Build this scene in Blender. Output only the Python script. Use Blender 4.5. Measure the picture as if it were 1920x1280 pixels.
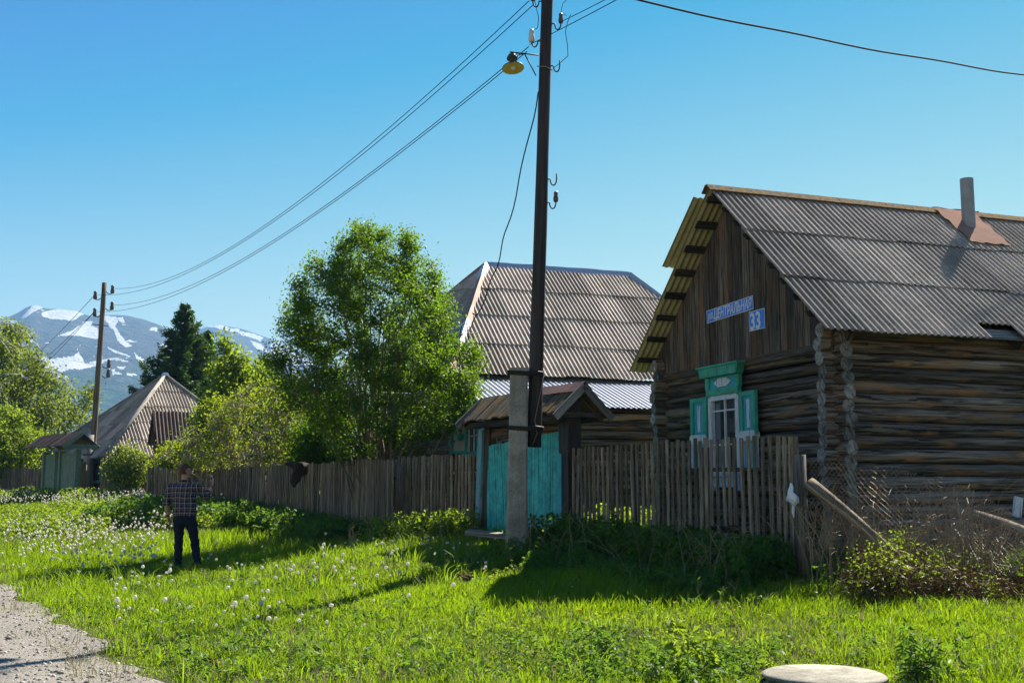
import bpy, math, random
import numpy as np
from mathutils import Vector, Matrix, Euler
random.seed(7); RNG = np.random.default_rng(11)
S = bpy.context.scene
for o in list(bpy.data.objects): bpy.data.objects.remove(o)
R = math.radians
# ---------------------------------------------------------------- camera, light, sky
F = 1920*40/36.0
PITCH = math.atan(275/F)
CAMZ = 1.5
cd = bpy.data.cameras.new('camera'); cam = bpy.data.objects.new('camera', cd); S.collection.objects.link(cam)
cam.location = (0,0,CAMZ); cam.rotation_euler = (math.pi/2+PITCH,0,0)
cd.lens = 40; cd.sensor_width = 36; cd.clip_end = 30000; cd.clip_start = .1
S.camera = cam
SUN_AZ = math.atan2(.539,.842)          # from +Y towards +X
SUN_EL = R(44)
sd = bpy.data.lights.new('sun','SUN'); sun = bpy.data.objects.new('sun', sd); S.collection.objects.link(sun)
sd.energy = 5.0; sd.angle = R(.5); sd.color = (1,.93,.8)
sv = Vector((math.sin(SUN_AZ)*math.cos(SUN_EL), math.cos(SUN_AZ)*math.cos(SUN_EL), math.sin(SUN_EL)))
sun.rotation_euler = sv.to_track_quat('Z','Y').to_euler(); sun.location = (20,30,40)
w = bpy.data.worlds.new('World'); S.world = w; w.use_nodes = True
nt = w.node_tree; bg = nt.nodes['Background']
sky = nt.nodes.new('ShaderNodeTexSky'); sky.sky_type = 'NISHITA'; sky.sun_disc = False
sky.sun_elevation = SUN_EL; sky.sun_rotation = SUN_AZ
sky.air_density = 1.1; sky.dust_density = 0.0; sky.ozone_density = 1.5; sky.altitude = 600
sp = nt.nodes.new('ShaderNodeSeparateColor'); cb = nt.nodes.new('ShaderNodeCombineColor'); nt.links.new(sky.outputs[0], sp.inputs[0])
for i_,(ml,ad,k2,op) in enumerate(((1.85,-4.15,.06,'MAXIMUM'),(1.15,-2.1,.36,'MAXIMUM'),(.10,3.3,.7,'MINIMUM'))):      # deeper, polarised blue
    a_ = nt.nodes.new('ShaderNodeMath'); a_.operation='MULTIPLY_ADD'; a_.inputs[1].default_value=ml; a_.inputs[2].default_value=ad
    c_ = nt.nodes.new('ShaderNodeMath'); c_.operation='MULTIPLY'; c_.inputs[1].default_value=k2; nt.links.new(sp.outputs[i_],c_.inputs[0])
    b_ = nt.nodes.new('ShaderNodeMath'); b_.operation=op; nt.links.new(c_.outputs[0],b_.inputs[1])
    nt.links.new(sp.outputs[i_],a_.inputs[0]); nt.links.new(a_.outputs[0],b_.inputs[0]); nt.links.new(b_.outputs[0],cb.inputs[i_])
nt.links.new(cb.outputs[0], bg.inputs[0]); bg.inputs[1].default_value = .058
S.view_settings.view_transform = 'Standard'; S.view_settings.look = 'None'
S.view_settings.exposure = 1.6; S.view_settings.gamma = 1
S.render.engine = 'CYCLES'
S.cycles.max_bounces = 6; S.cycles.transparent_max_bounces = 8; S.cycles.volume_bounces = 0

def pix(px, py, Y):
    x = (px-960)/F; u = (640-py)/F
    d = Vector((x, math.cos(PITCH)-u*math.sin(PITCH), math.sin(PITCH)+u*math.cos(PITCH)))
    return Vector((0,0,CAMZ)) + d*(Y/d.y)
# ---------------------------------------------------------------- terrain function
CTL = [(-2.5,8.8,0),(-4.8,12.5,0),(-8.5,18.8,.02),(-6,9,-.03),(-12,18,0),(-11.5,26,.12),(-13.5,30,.32),(-16,38,.75),
 (-22,50,1.12),(-26,56,1.25),(-5.78,20.2,.13),(-3.5,14,.06),(0,9,0),(2.3,8.9,.02),(4.5,9,.08),(0,12,.12),(2.5,12,.24),
 (5,12.5,.33),(-1,14.5,.22),(1.2,14.5,.36),(3.35,13.5,.42),(.85,18.05,.6),(.08,17.3,.55),(.1,19.7,.72),(-.54,20.9,.66),
 (-2.34,22.7,.55),(-5.9,27.5,.75),(-10.28,32,.95),(-4.2,21.2,.25),(-8,25.5,.35),(6,17,.55),(8,14,.5),(5,20,.65),
 (12,20,.8),(0,27,.85),(5,30,1),(-5,40,1.15),(10,50,1.25),(-14,44,1.1),(-30,70,1.3),(20,70,1.3),(-3,6,0),(3,6,0),(0,3,0),(-8,4,0),(8,5,.1),(14,12,.6)]
_P = np.array([(a,b) for a,b,c in CTL], float); _Z = np.array([c for a,b,c in CTL])
def _phi(r2): return np.where(r2>1e-12, .5*r2*np.log(np.maximum(r2,1e-12)), 0)
_n = len(CTL); _A = np.zeros((_n+3,_n+3))
_d = ((_P[:,None]-_P[None])**2).sum(-1)
_A[:_n,:_n] = _phi(_d)+np.eye(_n)*.4; _A[:_n,_n]=1; _A[:_n,_n+1:]=_P; _A[_n,:_n]=1; _A[_n+1:,:_n]=_P.T
_W = np.linalg.solve(_A, np.concatenate([_Z,[0,0,0]]))
def gz(x, y):
    x = np.atleast_1d(np.asarray(x,float)); y = np.atleast_1d(np.asarray(y,float))
    sh = x.shape; x = x.ravel(); y = y.ravel(); out = np.empty_like(x)
    for i in range(0,len(x),20000):
        a = x[i:i+20000]; b = y[i:i+20000]
        xc = np.clip(a,-34,24); yc = np.clip(b,2,72)
        r2 = (xc[:,None]-_P[:,0])**2+(yc[:,None]-_P[:,1])**2
        z = _phi(r2)@_W[:_n]+_W[_n]+_W[_n+1]*xc+_W[_n+2]*yc
        far = np.clip((np.hypot(a,b-20)-38)/35,0,1); far = far*far*(3-2*far)
        z = z*(1-far)+1.28*far
        z += .012*np.sin(a*2.1+b*.7)*np.sin(b*1.7-a*.5)+.01*np.sin(a*4.3+1)*np.sin(b*3.9)
        out[i:i+20000] = z
    return out.reshape(sh)
def g1(x, y): return float(gz(x,y)[0])
def ground_at(px, py):
    lo, hi = 5.0, 90.0
    Y = 5.0
    while Y < 90:
        p = pix(px,py,Y)
        if p.z < g1(p.x,p.y): break
        Y *= 1.03
    a, b = Y/1.03, Y
    for _ in range(14):
        m = (a+b)/2; p = pix(px,py,m)
        if p.z < g1(p.x,p.y): b = m
        else: a = m
    p = pix(px,py,b); return Vector((p.x,p.y,g1(p.x,p.y)))
def road_edge(y):      # x of the road's right edge
    y = np.asarray(y,float)
    return np.interp(y,[2,8.77,12.5,18.8,26,40,60],[0.2,-2.62,-4.8,-8.5,-13.2,-24,-42]) + .12*np.sin(y*2.3)+.08*np.sin(y*5.1+1)+.05*np.sin(y*11)
# ---------------------------------------------------------------- tagging
def tag(o, label=None, cat=None, group=None, kind=None):
    if label: o['label'] = label
    if cat: o['category'] = cat
    if group: o['group'] = group
    if kind: o['kind'] = kind
    return o
def empty(name, loc, rz=0, label=None, cat=None, group=None):
    o = bpy.data.objects.new(name, None); S.collection.objects.link(o)
    o.empty_display_size = .3
    o.location = loc; o.rotation_euler = (0,0,rz); tag(o,label,cat,group); return o
def copy_tree(o, parent=None):
    c = o.copy(); S.collection.objects.link(c)
    if parent: c.parent = parent
    for ch in [x for x in bpy.data.objects if x.parent == o]: copy_tree(ch, c)
    return c
# ---------------------------------------------------------------- materials
MAT = {}
class NT:
    def __init__(s, name):
        s.m = bpy.data.materials.new(name); s.m.use_nodes = True; s.t = s.m.node_tree; s.t.nodes.clear()
        s.out = s.t.nodes.new('ShaderNodeOutputMaterial'); MAT[name] = s.m
    def n(s, typ, **kw):
        x = s.t.nodes.new('ShaderNode'+typ)
        for k,v in kw.items():
            if k.startswith('i_'): x.inputs[k[2:].replace('_',' ')].default_value = v
            else: setattr(x,k,v)
        return x
    def l(s, a, b): s.t.links.new(a,b)
    def coord(s, kind='Object', scale=(1,1,1)):
        if kind=='UV': c = s.n('UVMap').outputs[0]
        else: c = s.n('TexCoord').outputs[kind]
        m = s.n('Mapping'); m.inputs['Scale'].default_value = scale; s.l(c, m.inputs[0]); return m.outputs[0]
    def noise(s, vec, scale, detail=4, rough=.6, dist=0):
        x = s.n('TexNoise'); x.inputs['Scale'].default_value=scale; x.inputs['Detail'].default_value=detail
        x.inputs['Roughness'].default_value=rough; x.inputs['Distortion'].default_value=dist; s.l(vec,x.inputs['Vector']); return x.outputs['Fac']
    def ramp(s, fac, stops):
        x = s.n('ValToRGB'); e = x.color_ramp.elements
        while len(e)<len(stops): e.new(.5)
        for i,(p,c) in enumerate(stops):
            e[i].position=p; e[i].color=(*c,1) if len(c)==3 else c
        s.l(fac,x.inputs[0]); return x.outputs[0]
    def mix(s, fac, a, b, mode='MIX'):
        x = s.n('Mix', data_type='RGBA', blend_type=mode)
        for k,v in ((0,fac),(6,a),(7,b)):
            if isinstance(v,(int,float)): x.inputs[k].default_value=v
            elif isinstance(v,tuple): x.inputs[k].default_value=(*v,1)
            else: s.l(v,x.inputs[k])
        return x.outputs[2]
    def math(s, op, a, b=None):
        x = s.n('Math', operation=op)
        for k,v in ((0,a),(1,b)):
            if v is None: continue
            if isinstance(v,(int,float)): x.inputs[k].default_value=v
            else: s.l(v,x.inputs[k])
        return x.outputs[0]
    def rnd(s): return s.n('Attribute', attribute_name='rnd').outputs['Fac']
    def bump(s, h, strength=.5, dist=.01):
        b = s.n('Bump'); b.inputs['Strength'].default_value=strength; b.inputs['Distance'].default_value=dist; s.l(h,b.inputs['Height']); return b.outputs[0]
    def bsdf(s, col, rough=.8, metal=0, normal=None, spec=.3):
        b = s.n('BsdfPrincipled')
        for k,v in (('Base Color',col),('Roughness',rough),('Metallic',metal),('Specular IOR Level',spec)):
            if isinstance(v,tuple): b.inputs[k].default_value=(*v,1)
            elif isinstance(v,(int,float)): b.inputs[k].default_value=v
            else: s.l(v,b.inputs[k])
        if normal: s.l(normal,b.inputs['Normal'])
        s.l(b.outputs[0],s.out.inputs[0]); return b

def wood(name, c1, c2, c3=None, amt=.5, sx=26, sy=1.6, bump=.6, spec=.2, rough=.85):
    """weathered wood; UV x across the piece, y along it, metres"""
    t = NT(name); uv = t.coord('UV',(sx,sy,1)); big = t.coord('UV',(3,1.1,1))
    g = t.noise(uv,1,6,.7,.6); b = t.noise(big,1,3,.6)
    col = t.ramp(g,[(.38,c1),(.66,c2)])
    if c3:
        k = t.ramp(t.math('ADD',t.math('MULTIPLY',b,.8),t.math('MULTIPLY',g,.25)),[(1-amt-.04,(0,0,0)),(1-amt+.06,(1,1,1))])
        col = t.mix(k,col,t.mix(g,c3,tuple(x*.35 for x in c3)))
    r = t.rnd(); v = t.math('ADD',t.math('MULTIPLY',r,.9),.55)
    cc = t.n('Vector' if 0 else 'CombineColor'); 
    for i in range(3): t.l(v,cc.inputs[i])
    col = t.mix(1.0,col,cc.outputs[0],'MULTIPLY')
    # long dark cracks
    cr = t.noise(t.coord('UV',(42,.8,1)),1,2,.5,.3)
    k2 = t.ramp(cr,[(.33,(0,0,0)),(.38,(1,1,1))])
    col = t.mix(t.math('MULTIPLY',t.math('SUBTRACT',1,k2),.75),col,tuple(x*.25 for x in c1))
    t.bsdf(col,rough,0,t.bump(t.math('ADD',g,t.math('MULTIPLY',k2,.8)),bump,.012),spec); return t.m
wood('log_wood',(.016,.012,.009),(.24,.19,.145),(.25,.15,.08),.40,15,.9,.9)
wood('log_wood_side',(.016,.012,.009),(.27,.225,.18),(.36,.21,.10),.41,14,.7,.9)
wood('log_end_wood',(.07,.068,.062),(.34,.32,.28),None,.5,14,9,.8)
wood('gable_board',(.020,.015,.011),(.21,.165,.125),(.22,.12,.06),.42,30,1.3,.8)
wood('lath_wood',(.015,.012,.01),(.09,.07,.05))
wood('fence_wood',(.075,.058,.040),(.31,.25,.18),(.20,.14,.07),.42,34,2.2,.6)
wood('fence_wood_far',(.06,.048,.034),(.27,.22,.16),(.16,.12,.06),.40,30,2,.5)
wood('beam_wood',(.10,.07,.045),(.40,.31,.21),(.2,.1,.05),.4,18,1.2,.8)
wood('post_wood',(.05,.04,.03),(.2,.17,.13),(.12,.09,.05),.4,18,1.3,.9)
wood('tar_wood',(.008,.006,.006),(.05,.036,.028),(.07,.035,.022),.42,16,.7,.8,.35,.6)
wood('pole_wood',(.07,.055,.04),(.22,.18,.14),(.2,.12,.07),.4,16,.7,.7)
wood('moss_plank',(.035,.026,.018),(.17,.13,.09),(.27,.15,.025),.45,18,2.2,.9)
wood('grey_plank',(.12,.11,.10),(.34,.32,.28),None,.5,20,1.5,.6)
def paint(name, c, wear=(.16,.14,.11), amt=.40, c2=None, sx=22, sy=2.0):
    t = NT(name); g = t.noise(t.coord('UV',(sx,sy,1)),1,6,.7,.4); b = t.noise(t.coord('Object',(1,1,1)),5,4,.7)
    base = t.mix(t.ramp(b,[(.35,(0,0,0)),(.65,(1,1,1))]), c, c2 or tuple(x*.72 for x in c))
    k = t.ramp(t.math('ADD',t.math('MULTIPLY',g,.9),t.math('MULTIPLY',b,.1)),[(amt-.05,(1,1,1)),(amt+.03,(0,0,0))])
    col = t.mix(k, base, wear)
    t.bsdf(col,.6,0,t.bump(g,.5,.006),.35); return t.m
paint('teal_paint',(.012,.26,.28),(.04,.085,.08),.45,(.05,.52,.47),30,.8)
paint('teal_edge',(.03,.33,.34),(.1,.12,.1),.44,(.22,.27,.42))
paint('green_paint',(.02,.27,.18),(.10,.12,.08),.43,(.05,.38,.27))
paint('turq_paint',(.02,.30,.42),(.06,.12,.14),.40,(.03,.38,.46))
paint('white_paint',(.62,.64,.66),(.25,.24,.22),.42,(.48,.53,.62))
paint('lilac_paint',(.26,.32,.60),(.35,.36,.38),.42,(.42,.48,.72))
paint('gate_green',(.09,.15,.10),(.1,.09,.07),.42,(.16,.23,.16))
def simple(name, c, rough=.7, metal=0, ns=8, var=.35, spec=.3, bump=.2):
    t = NT(name); n = t.noise(t.coord('Object'),ns,6,.65)
    col = t.mix(n, tuple(x*(1-var) for x in c), tuple(min(1,x*(1+var)) for x in c))
    t.bsdf(col,rough,metal,t.bump(n,bump,.01),spec); return t.m
def lichen():
    t=NT('lichen_cap'); o=t.coord('Object'); a=t.noise(o,16,5,.75); b=t.noise(o,5,4,.7)
    col=t.ramp(a,[(.35,(.03,.025,.018)),(.5,(.13,.10,.065)),(.7,(.25,.21,.15))]); col=t.mix(t.ramp(t.math('ADD',t.math('MULTIPLY',a,.6),t.math('MULTIPLY',b,.4)),[(.49,(0,0,0)),(.54,(1,1,1))]),col,(.24,.12,.015))
    t.bsdf(col,.95,0,t.bump(a,.8,.02),.1)
lichen()
simple('iron',(.04,.035,.032),.6,.5,40)
simple('porcelain',(.62,.6,.55),.35,0,30,.25,.5)
simple('porcelain_dark',(.10,.06,.035),.3,0,30,.4,.5)
simple('wire_black',(.012,.012,.014),.85,0,20,.2,.05)
simple('wire_galv',(.26,.21,.16),.5,.5,30)
simple('lamp_enamel',(.05,.055,.05),.5,.2,18,.5)
simple('lamp_yellow',(.62,.50,.05),.5,0,14,.4)
simple('pipe_metal',(.27,.29,.30),.55,.15,6,.35)
simple('rust_sheet',(.32,.185,.135),.95,0,5,.35,.04,.3)
simple('tin_pale',(.45,.47,.50),.4,.5,4,.2)
simple('tin_rust',(.24,.12,.085),.65,.2,6,.4,.3,.5)
simple('dark_inside',(.012,.01,.009),.9)
simple('curtain',(.12,.14,.17),.9,0,6,.2)
simple('soil',(.075,.042,.022),.95,0,24,.5,.1,1)
simple('stone_grey',(.28,.27,.25),.9,0,12,.3)
simple('rag',(.03,.022,.02),.95,0,10,.5)
simple('bag_white',(.70,.74,.78),.5,0,10,.1)
def glass():
    t = NT('window_glass'); b = t.bsdf((.02,.025,.03),.06,0,None,.9); t2 = t.noise(t.coord('Object'),3,3)
    t.l(t.bump(t2,.12,.03), b.inputs['Normal'])
glass()
def concrete():
    t = NT('concrete'); o = t.coord('Object'); a = t.noise(o,3,6,.7); f = t.noise(o,60,4,.7); st = t.noise(t.coord('Object',(9,9,.8)),1,4)
    col = t.ramp(a,[(.3,(.17,.155,.12)),(.65,(.42,.39,.32))]); col = t.mix(t.ramp(f,[(.35,(.6,.6,.6)),(.5,(0,0,0))]),col,(.07,.065,.055))
    col = t.mix(t.ramp(st,[(.5,(0,0,0)),(.75,(.6,.6,.6))]),col,(.10,.085,.06))
    t.bsdf(col,.9,0,t.bump(t.math('ADD',f,a),.6,.01),.2)
concrete()
def slate(name, lit=(.50,.42,.335), dk=(.16,.13,.10), under=False):
    t = NT(name); o = t.coord('Object'); u = t.coord('UV',(30,4,1))
    a = t.noise(o,1.3,4,.7); f = t.noise(o,38,5,.75); g = t.noise(u,1,5,.7); s = t.noise(o,14,3,.5)
    col = t.ramp(a,[(.3,tuple(x*.6 for x in lit)),(.6,lit)])
    col = t.mix(t.ramp(f,[(.36,(1,1,1)),(.50,(0,0,0))]),col,dk)
    col = t.mix(t.ramp(g,[(.55,(0,0,0)),(.72,(.8,.8,.8))]),col,(.14,.115,.085))
    col = t.mix(t.ramp(s,[(.68,(0,0,0)),(.71,(.8,.8,.8))]),col,(.26,.13,.05))
    r = t.rnd(); v = t.math('ADD',t.math('MULTIPLY',r,.6),.62); cc = t.n('CombineColor')
    for i in range(3): t.l(v,cc.inputs[i])
    col = t.mix(1.0,col,cc.outputs[0],'MULTIPLY')
    t.bsdf(col,.85,0,t.bump(t.math('ADD',f,g),.45,.006),.2); return t.m
slate('slate_sheet'); slate('slate_sheet_worn',(.52,.43,.34),(.15,.12,.09)); 
slate('slate_rust',(.24,.16,.12),(.05,.04,.035))
simple('slate_moss',(.38,.35,.19),.9,0,16,.4)
simple('metal_sheet',(.40,.42,.46),.38,.45,3,.12,.5)
def leaf(name, c1, c2, tr, trw=.45, rough=.5):
    t = NT(name); r = t.rnd(); n = t.noise(t.coord('Object'),.9,2)
    k = t.math('ADD',t.math('MULTIPLY',r,.7),t.math('MULTIPLY',n,.3))
    col = t.mix(k,c1,c2); tc = t.mix(k,tuple(x*.65 for x in tr),tr)
    b = t.n('BsdfPrincipled'); b.inputs['Roughness'].default_value=rough; b.inputs['Specular IOR Level'].default_value=.16; t.l(col,b.inputs['Base Color'])
    x = t.n('BsdfTranslucent'); t.l(tc,x.inputs[0]); m = t.n('MixShader'); m.inputs[0].default_value=trw
    t.l(b.outputs[0],m.inputs[1]); t.l(x.outputs[0],m.inputs[2]); t.l(m.outputs[0],t.out.inputs[0])
leaf('grass_blade',(.03,.09,.006),(.13,.20,.012),(.34,.52,.010),.52)
leaf('tuft_blade',(.025,.08,.010),(.10,.16,.02),(.32,.50,.012),.5)
leaf('straw_blade',(.22,.19,.09),(.38,.33,.18),(.3,.26,.12),.3)
simple('twig_pale',(.33,.28,.22),.9,0,20,.4)
leaf('rowan_leaf',(.02,.06,.006),(.07,.14,.012),(.24,.43,.012),.44)
leaf('birch_leaf',(.05,.10,.02),(.14,.19,.05),(.36,.46,.05),.45)
leaf('poplar_leaf',(.05,.10,.01),(.12,.19,.03),(.38,.52,.03),.5)
leaf('shrub_leaf',(.05,.09,.010),(.15,.20,.03),(.42,.52,.02),.5)
leaf('spruce_needle',(.010,.036,.010),(.045,.10,.022),(.10,.2,.02),.28)
leaf('weed_leaf',(.02,.06,.010),(.06,.13,.02),(.22,.40,.03),.42)
leaf('weed_light',(.05,.11,.015),(.12,.20,.035),(.38,.52,.03),.5)
leaf('dry_stem',(.20,.14,.08),(.42,.33,.21),(.3,.2,.1),.15)
leaf('brown_twig',(.06,.035,.015),(.17,.10,.045),(.2,.1,.04),.1)
leaf('far_foliage',(.018,.045,.016),(.05,.09,.025),(.1,.18,.03),.25)
simple('bark_grey',(.16,.13,.10),.9,0,20,.5)
simple('bark_dark',(.05,.04,.03),.9,0,20,.5)
simple('bark_birch',(.45,.43,.4),.8,0,8,.5)
leaf('puff',(.72,.69,.62),(.90,.87,.80),(.85,.82,.74),.5)
leaf('yellow_petal',(.7,.4,.01),(.85,.55,.02),(.8,.5,.02),.3)

# ---------------------------------------------------------------- mesh builder
class MB:
    def __init__(s): s.v=[]; s.f=[]; s.uv=[]; s.r=[]; s.mi=[]; s.sm=[]
    def face(s, idx, uvs, r=.5, mi=0, smooth=False):
        s.f.append(idx); s.uv.append(uvs); s.r.append(r); s.mi.append(mi); s.sm.append(smooth)
    def box(s, c, size, M=None, r=None, mi=0, axis=None, taper=None):
        """axis: which local axis is the grain; default longest"""
        r = random.random() if r is None else r
        sx,sy,sz = [q/2 for q in size]; c = Vector(c); b = len(s.v)
        for dz in (-1,1):
            for dy in (-1,1):
                for dx in (-1,1):
                    k = 1
                    if taper and dz>0: k = taper
                    p = Vector((dx*sx*k,dy*sy*(k if taper else 1),dz*sz))
                    if M: p = M@p
                    s.v.append(c+p)
        if axis is None: axis = max(range(3), key=lambda i: size[i])
        o = (random.random()*50, random.random()*50)
        F_ = [((0,2,3,1),(0,1)),((4,5,7,6),(0,1)),((0,1,5,4),(0,2)),((2,6,7,3),(0,2)),((0,4,6,2),(1,2)),((1,3,7,5),(1,2))]
        for k,(idx,(a1,a2)) in enumerate(F_):
            uv = []
            for i in idx:
                q = ((1 if i&1 else -1)*sx, (1 if i&2 else -1)*sy, (1 if i&4 else -1)*sz)
                if axis==a1: uv.append((q[a2]+o[0]+k*.37, q[a1]+o[1]))
                else: uv.append((q[a1]+o[0]+k*.37, q[a2]+o[1]))
            s.face([b+i for i in idx], uv, r, mi)
    def tube(s, pts, rad, n=8, caps=True, r=None, mi=0, wob=0, capmi=None, smooth=True, squash=None):
        r = random.random() if r is None else r
        pts = [Vector(p) for p in pts]; m = len(pts)
        if not hasattr(rad,'__len__'): rad = [rad]*m
        t0 = (pts[1]-pts[0]).normalized()
        up = Vector((0,0,1)) if abs(t0.z)<.9 else Vector((1,0,0))
        a = t0.cross(up).normalized(); o = (random.random()*50, random.random()*50); b = len(s.v); L=0
        ph = [random.random()*6.28 for _ in range(3)]; Ls=[]
        for i,p in enumerate(pts):
            t = (pts[min(i+1,m-1)]-pts[max(i-1,0)]).normalized()
            a = (a - t*a.dot(t)).normalized(); c = t.cross(a)
            if i: L += (p-pts[i-1]).length
            Ls.append(L)
            for k in range(n):
                an = 2*math.pi*k/n; rr = rad[i]*(1+wob*(math.sin(2*an+ph[0]+L*.8)+math.sin(3*an+ph[1]-L*1.7)*.6+math.sin(L*3+ph[2])*.5))
                s.v.append(p+a*(math.cos(an)*rr)+c*(math.sin(an)*rr))
        for i in range(m-1):
            for k in range(n):
                k2=(k+1)%n; w = 2*math.pi*max(rad[i],.004)/n
                s.face([b+i*n+k,b+i*n+k2,b+(i+1)*n+k2,b+(i+1)*n+k],[(o[0]+k*w,o[1]+Ls[i]),(o[0]+(k+1)*w,o[1]+Ls[i]),(o[0]+(k+1)*w,o[1]+Ls[i+1]),(o[0]+k*w,o[1]+Ls[i+1])],r,mi,smooth)
        if caps:
            for e,(st,rev) in enumerate(((0,True),((m-1)*n,False))):
                idx=[b+st+k for k in range(n)]; 
                if rev: idx=idx[::-1]
                rr = rad[0] if rev else rad[-1]
                s.face(idx,[(o[0]+.1*e+math.cos(2*math.pi*k/n)*rr,o[1]+math.sin(2*math.pi*k/n)*rr) for k in range(n)],r,mi if capmi is None else capmi)
    def poly(s, pts, r=.5, mi=0, uvs=None, smooth=False):
        b=len(s.v); s.v += [Vector(p) for p in pts]
        s.face(list(range(b,b+len(pts))), uvs or [(p[0]+p[1]*.3,p[2]) for p in pts], r, mi, smooth)
    def prism(s, outline, thick, M, r=None, mi=0):
        """outline: 2-D points (x,z) CCW seen from -y; extruded along y from 0 to -thick; M maps local to target"""
        r = random.random() if r is None else r; n=len(outline); b=len(s.v)
        for y in (-thick,0):
            for x,z in outline: s.v.append(M@Vector((x,y,z)))
        s.face([b+i for i in range(n)],[(x,z) for x,z in outline],r,mi)
        s.face([b+n+i for i in range(n)][::-1],[(x,z) for x,z in outline][::-1],r,mi)
        for i in range(n):
            j=(i+1)%n; s.face([b+j,b+i,b+n+i,b+n+j],[(0,0),(.1,0),(.1,thick),(0,thick)],r,mi)
    def lathe(s, prof, c, n=16, axis=None, mi=0, r=.5):
        """prof: (radius,height) list around z at c; axis optional Matrix"""
        b=len(s.v); c=Vector(c)
        for (ra,h) in prof:
            for k in range(n):
                p=Vector((math.cos(2*math.pi*k/n)*ra,math.sin(2*math.pi*k/n)*ra,h))
                if axis: p=axis@p
                s.v.append(c+p)
        for i in range(len(prof)-1):
            for k in range(n):
                k2=(k+1)%n
                s.face([b+i*n+k,b+i*n+k2,b+(i+1)*n+k2,b+(i+1)*n+k],[(k*.02,prof[i][1]),(k*.02+.02,prof[i][1]),(k*.02+.02,prof[i+1][1]),(k*.02,prof[i+1][1])],r,mi,True)
    def build(s, name, mats, parent=None):
        if not isinstance(mats,(list,tuple)): mats=[mats]
        me = bpy.data.meshes.new(name); me.from_pydata([tuple(p) for p in s.v],[],s.f)
        for m in mats: me.materials.append(MAT[m])
        uvl = me.uv_layers.new(name='UVMap'); flat = [c for f in s.uv for p in f for c in p]; uvl.data.foreach_set('uv',flat)
        at = me.attributes.new('rnd','FLOAT','FACE'); at.data.foreach_set('value',s.r)
        me.polygons.foreach_set('material_index',s.mi); me.polygons.foreach_set('use_smooth',s.sm)
        me.update()
        o = bpy.data.objects.new(name, me); S.collection.objects.link(o)
        if parent: o.parent = parent
        return o
def np_obj(name, V, Fc, mat, rnd=None, parent=None, smooth=False, mi=None):
    """V (n,3); Fc list of int arrays (m,k)"""
    me = bpy.data.meshes.new(name); V=np.asarray(V,np.float32)
    me.vertices.add(len(V)); me.vertices.foreach_set('co',V.ravel())
    tot = np.concatenate([np.full(len(f),f.shape[1],np.int32) for f in Fc]); flat = np.concatenate([f.ravel() for f in Fc]).astype(np.int32)
    me.loops.add(len(flat)); me.loops.foreach_set('vertex_index',flat)
    me.polygons.add(len(tot)); st = np.concatenate([[0],np.cumsum(tot)[:-1]]).astype(np.int32)
    me.polygons.foreach_set('loop_start',st); me.polygons.foreach_set('loop_total',tot)
    if rnd is not None:
        at = me.attributes.new('rnd','FLOAT','FACE'); at.data.foreach_set('value',np.asarray(rnd,np.float32))
    for m in (mat if isinstance(mat,(list,tuple)) else [mat]): me.materials.append(MAT[m])
    if mi is not None: me.polygons.foreach_set('material_index',np.asarray(mi,np.int32))
    if smooth: me.polygons.foreach_set('use_smooth',np.ones(len(tot),bool))
    me.update(calc_edges=True)
    o = bpy.data.objects.new(name, me); S.collection.objects.link(o)
    if parent: o.parent=parent
    return o
# ================================================================ SETTING
def grid_coords(lo, hi, fine_lo, fine_hi, step, grow=1.18):
    c = list(np.arange(fine_lo, fine_hi+1e-6, step)); d=step
    while c[-1] < hi: d*=grow; c.append(c[-1]+d)
    d=step; pre=[]; x=fine_lo
    while x > lo: d*=grow; x-=d; pre.append(x)
    return np.array(pre[::-1]+c)
def make_ground():
    xs = grid_coords(-2500,2500,-22,13,.25); ys = grid_coords(-120,3200,5,46,.25)
    X,Y = np.meshgrid(xs,ys); Z = gz(X,Y); V = np.stack([X,Y,Z],-1).reshape(-1,3)
    nx=len(xs); i=(np.arange(len(ys)-1)[:,None]*nx+np.arange(nx-1)[None]).ravel()
    Fq = np.stack([i,i+1,i+1+nx,i+nx],-1)
    t = NT('ground_soil'); o=t.coord('Object'); a=t.noise(o,.9,5,.6); f=t.noise(o,25,5,.7)
    col=t.ramp(a,[(.3,(.030,.045,.012)),(.7,(.065,.08,.02))]); col=t.mix(t.ramp(f,[(.3,(.6,.6,.6)),(.6,(0,0,0))]),col,(.05,.035,.02))
    t.bsdf(col,.95,0,t.bump(f,1,.03),.1)
    o = np_obj('ground',V,[Fq],'ground_soil',smooth=True); tag(o,'green verge and meadow rising gently to the fences','ground',kind='structure')
make_ground()
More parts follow.
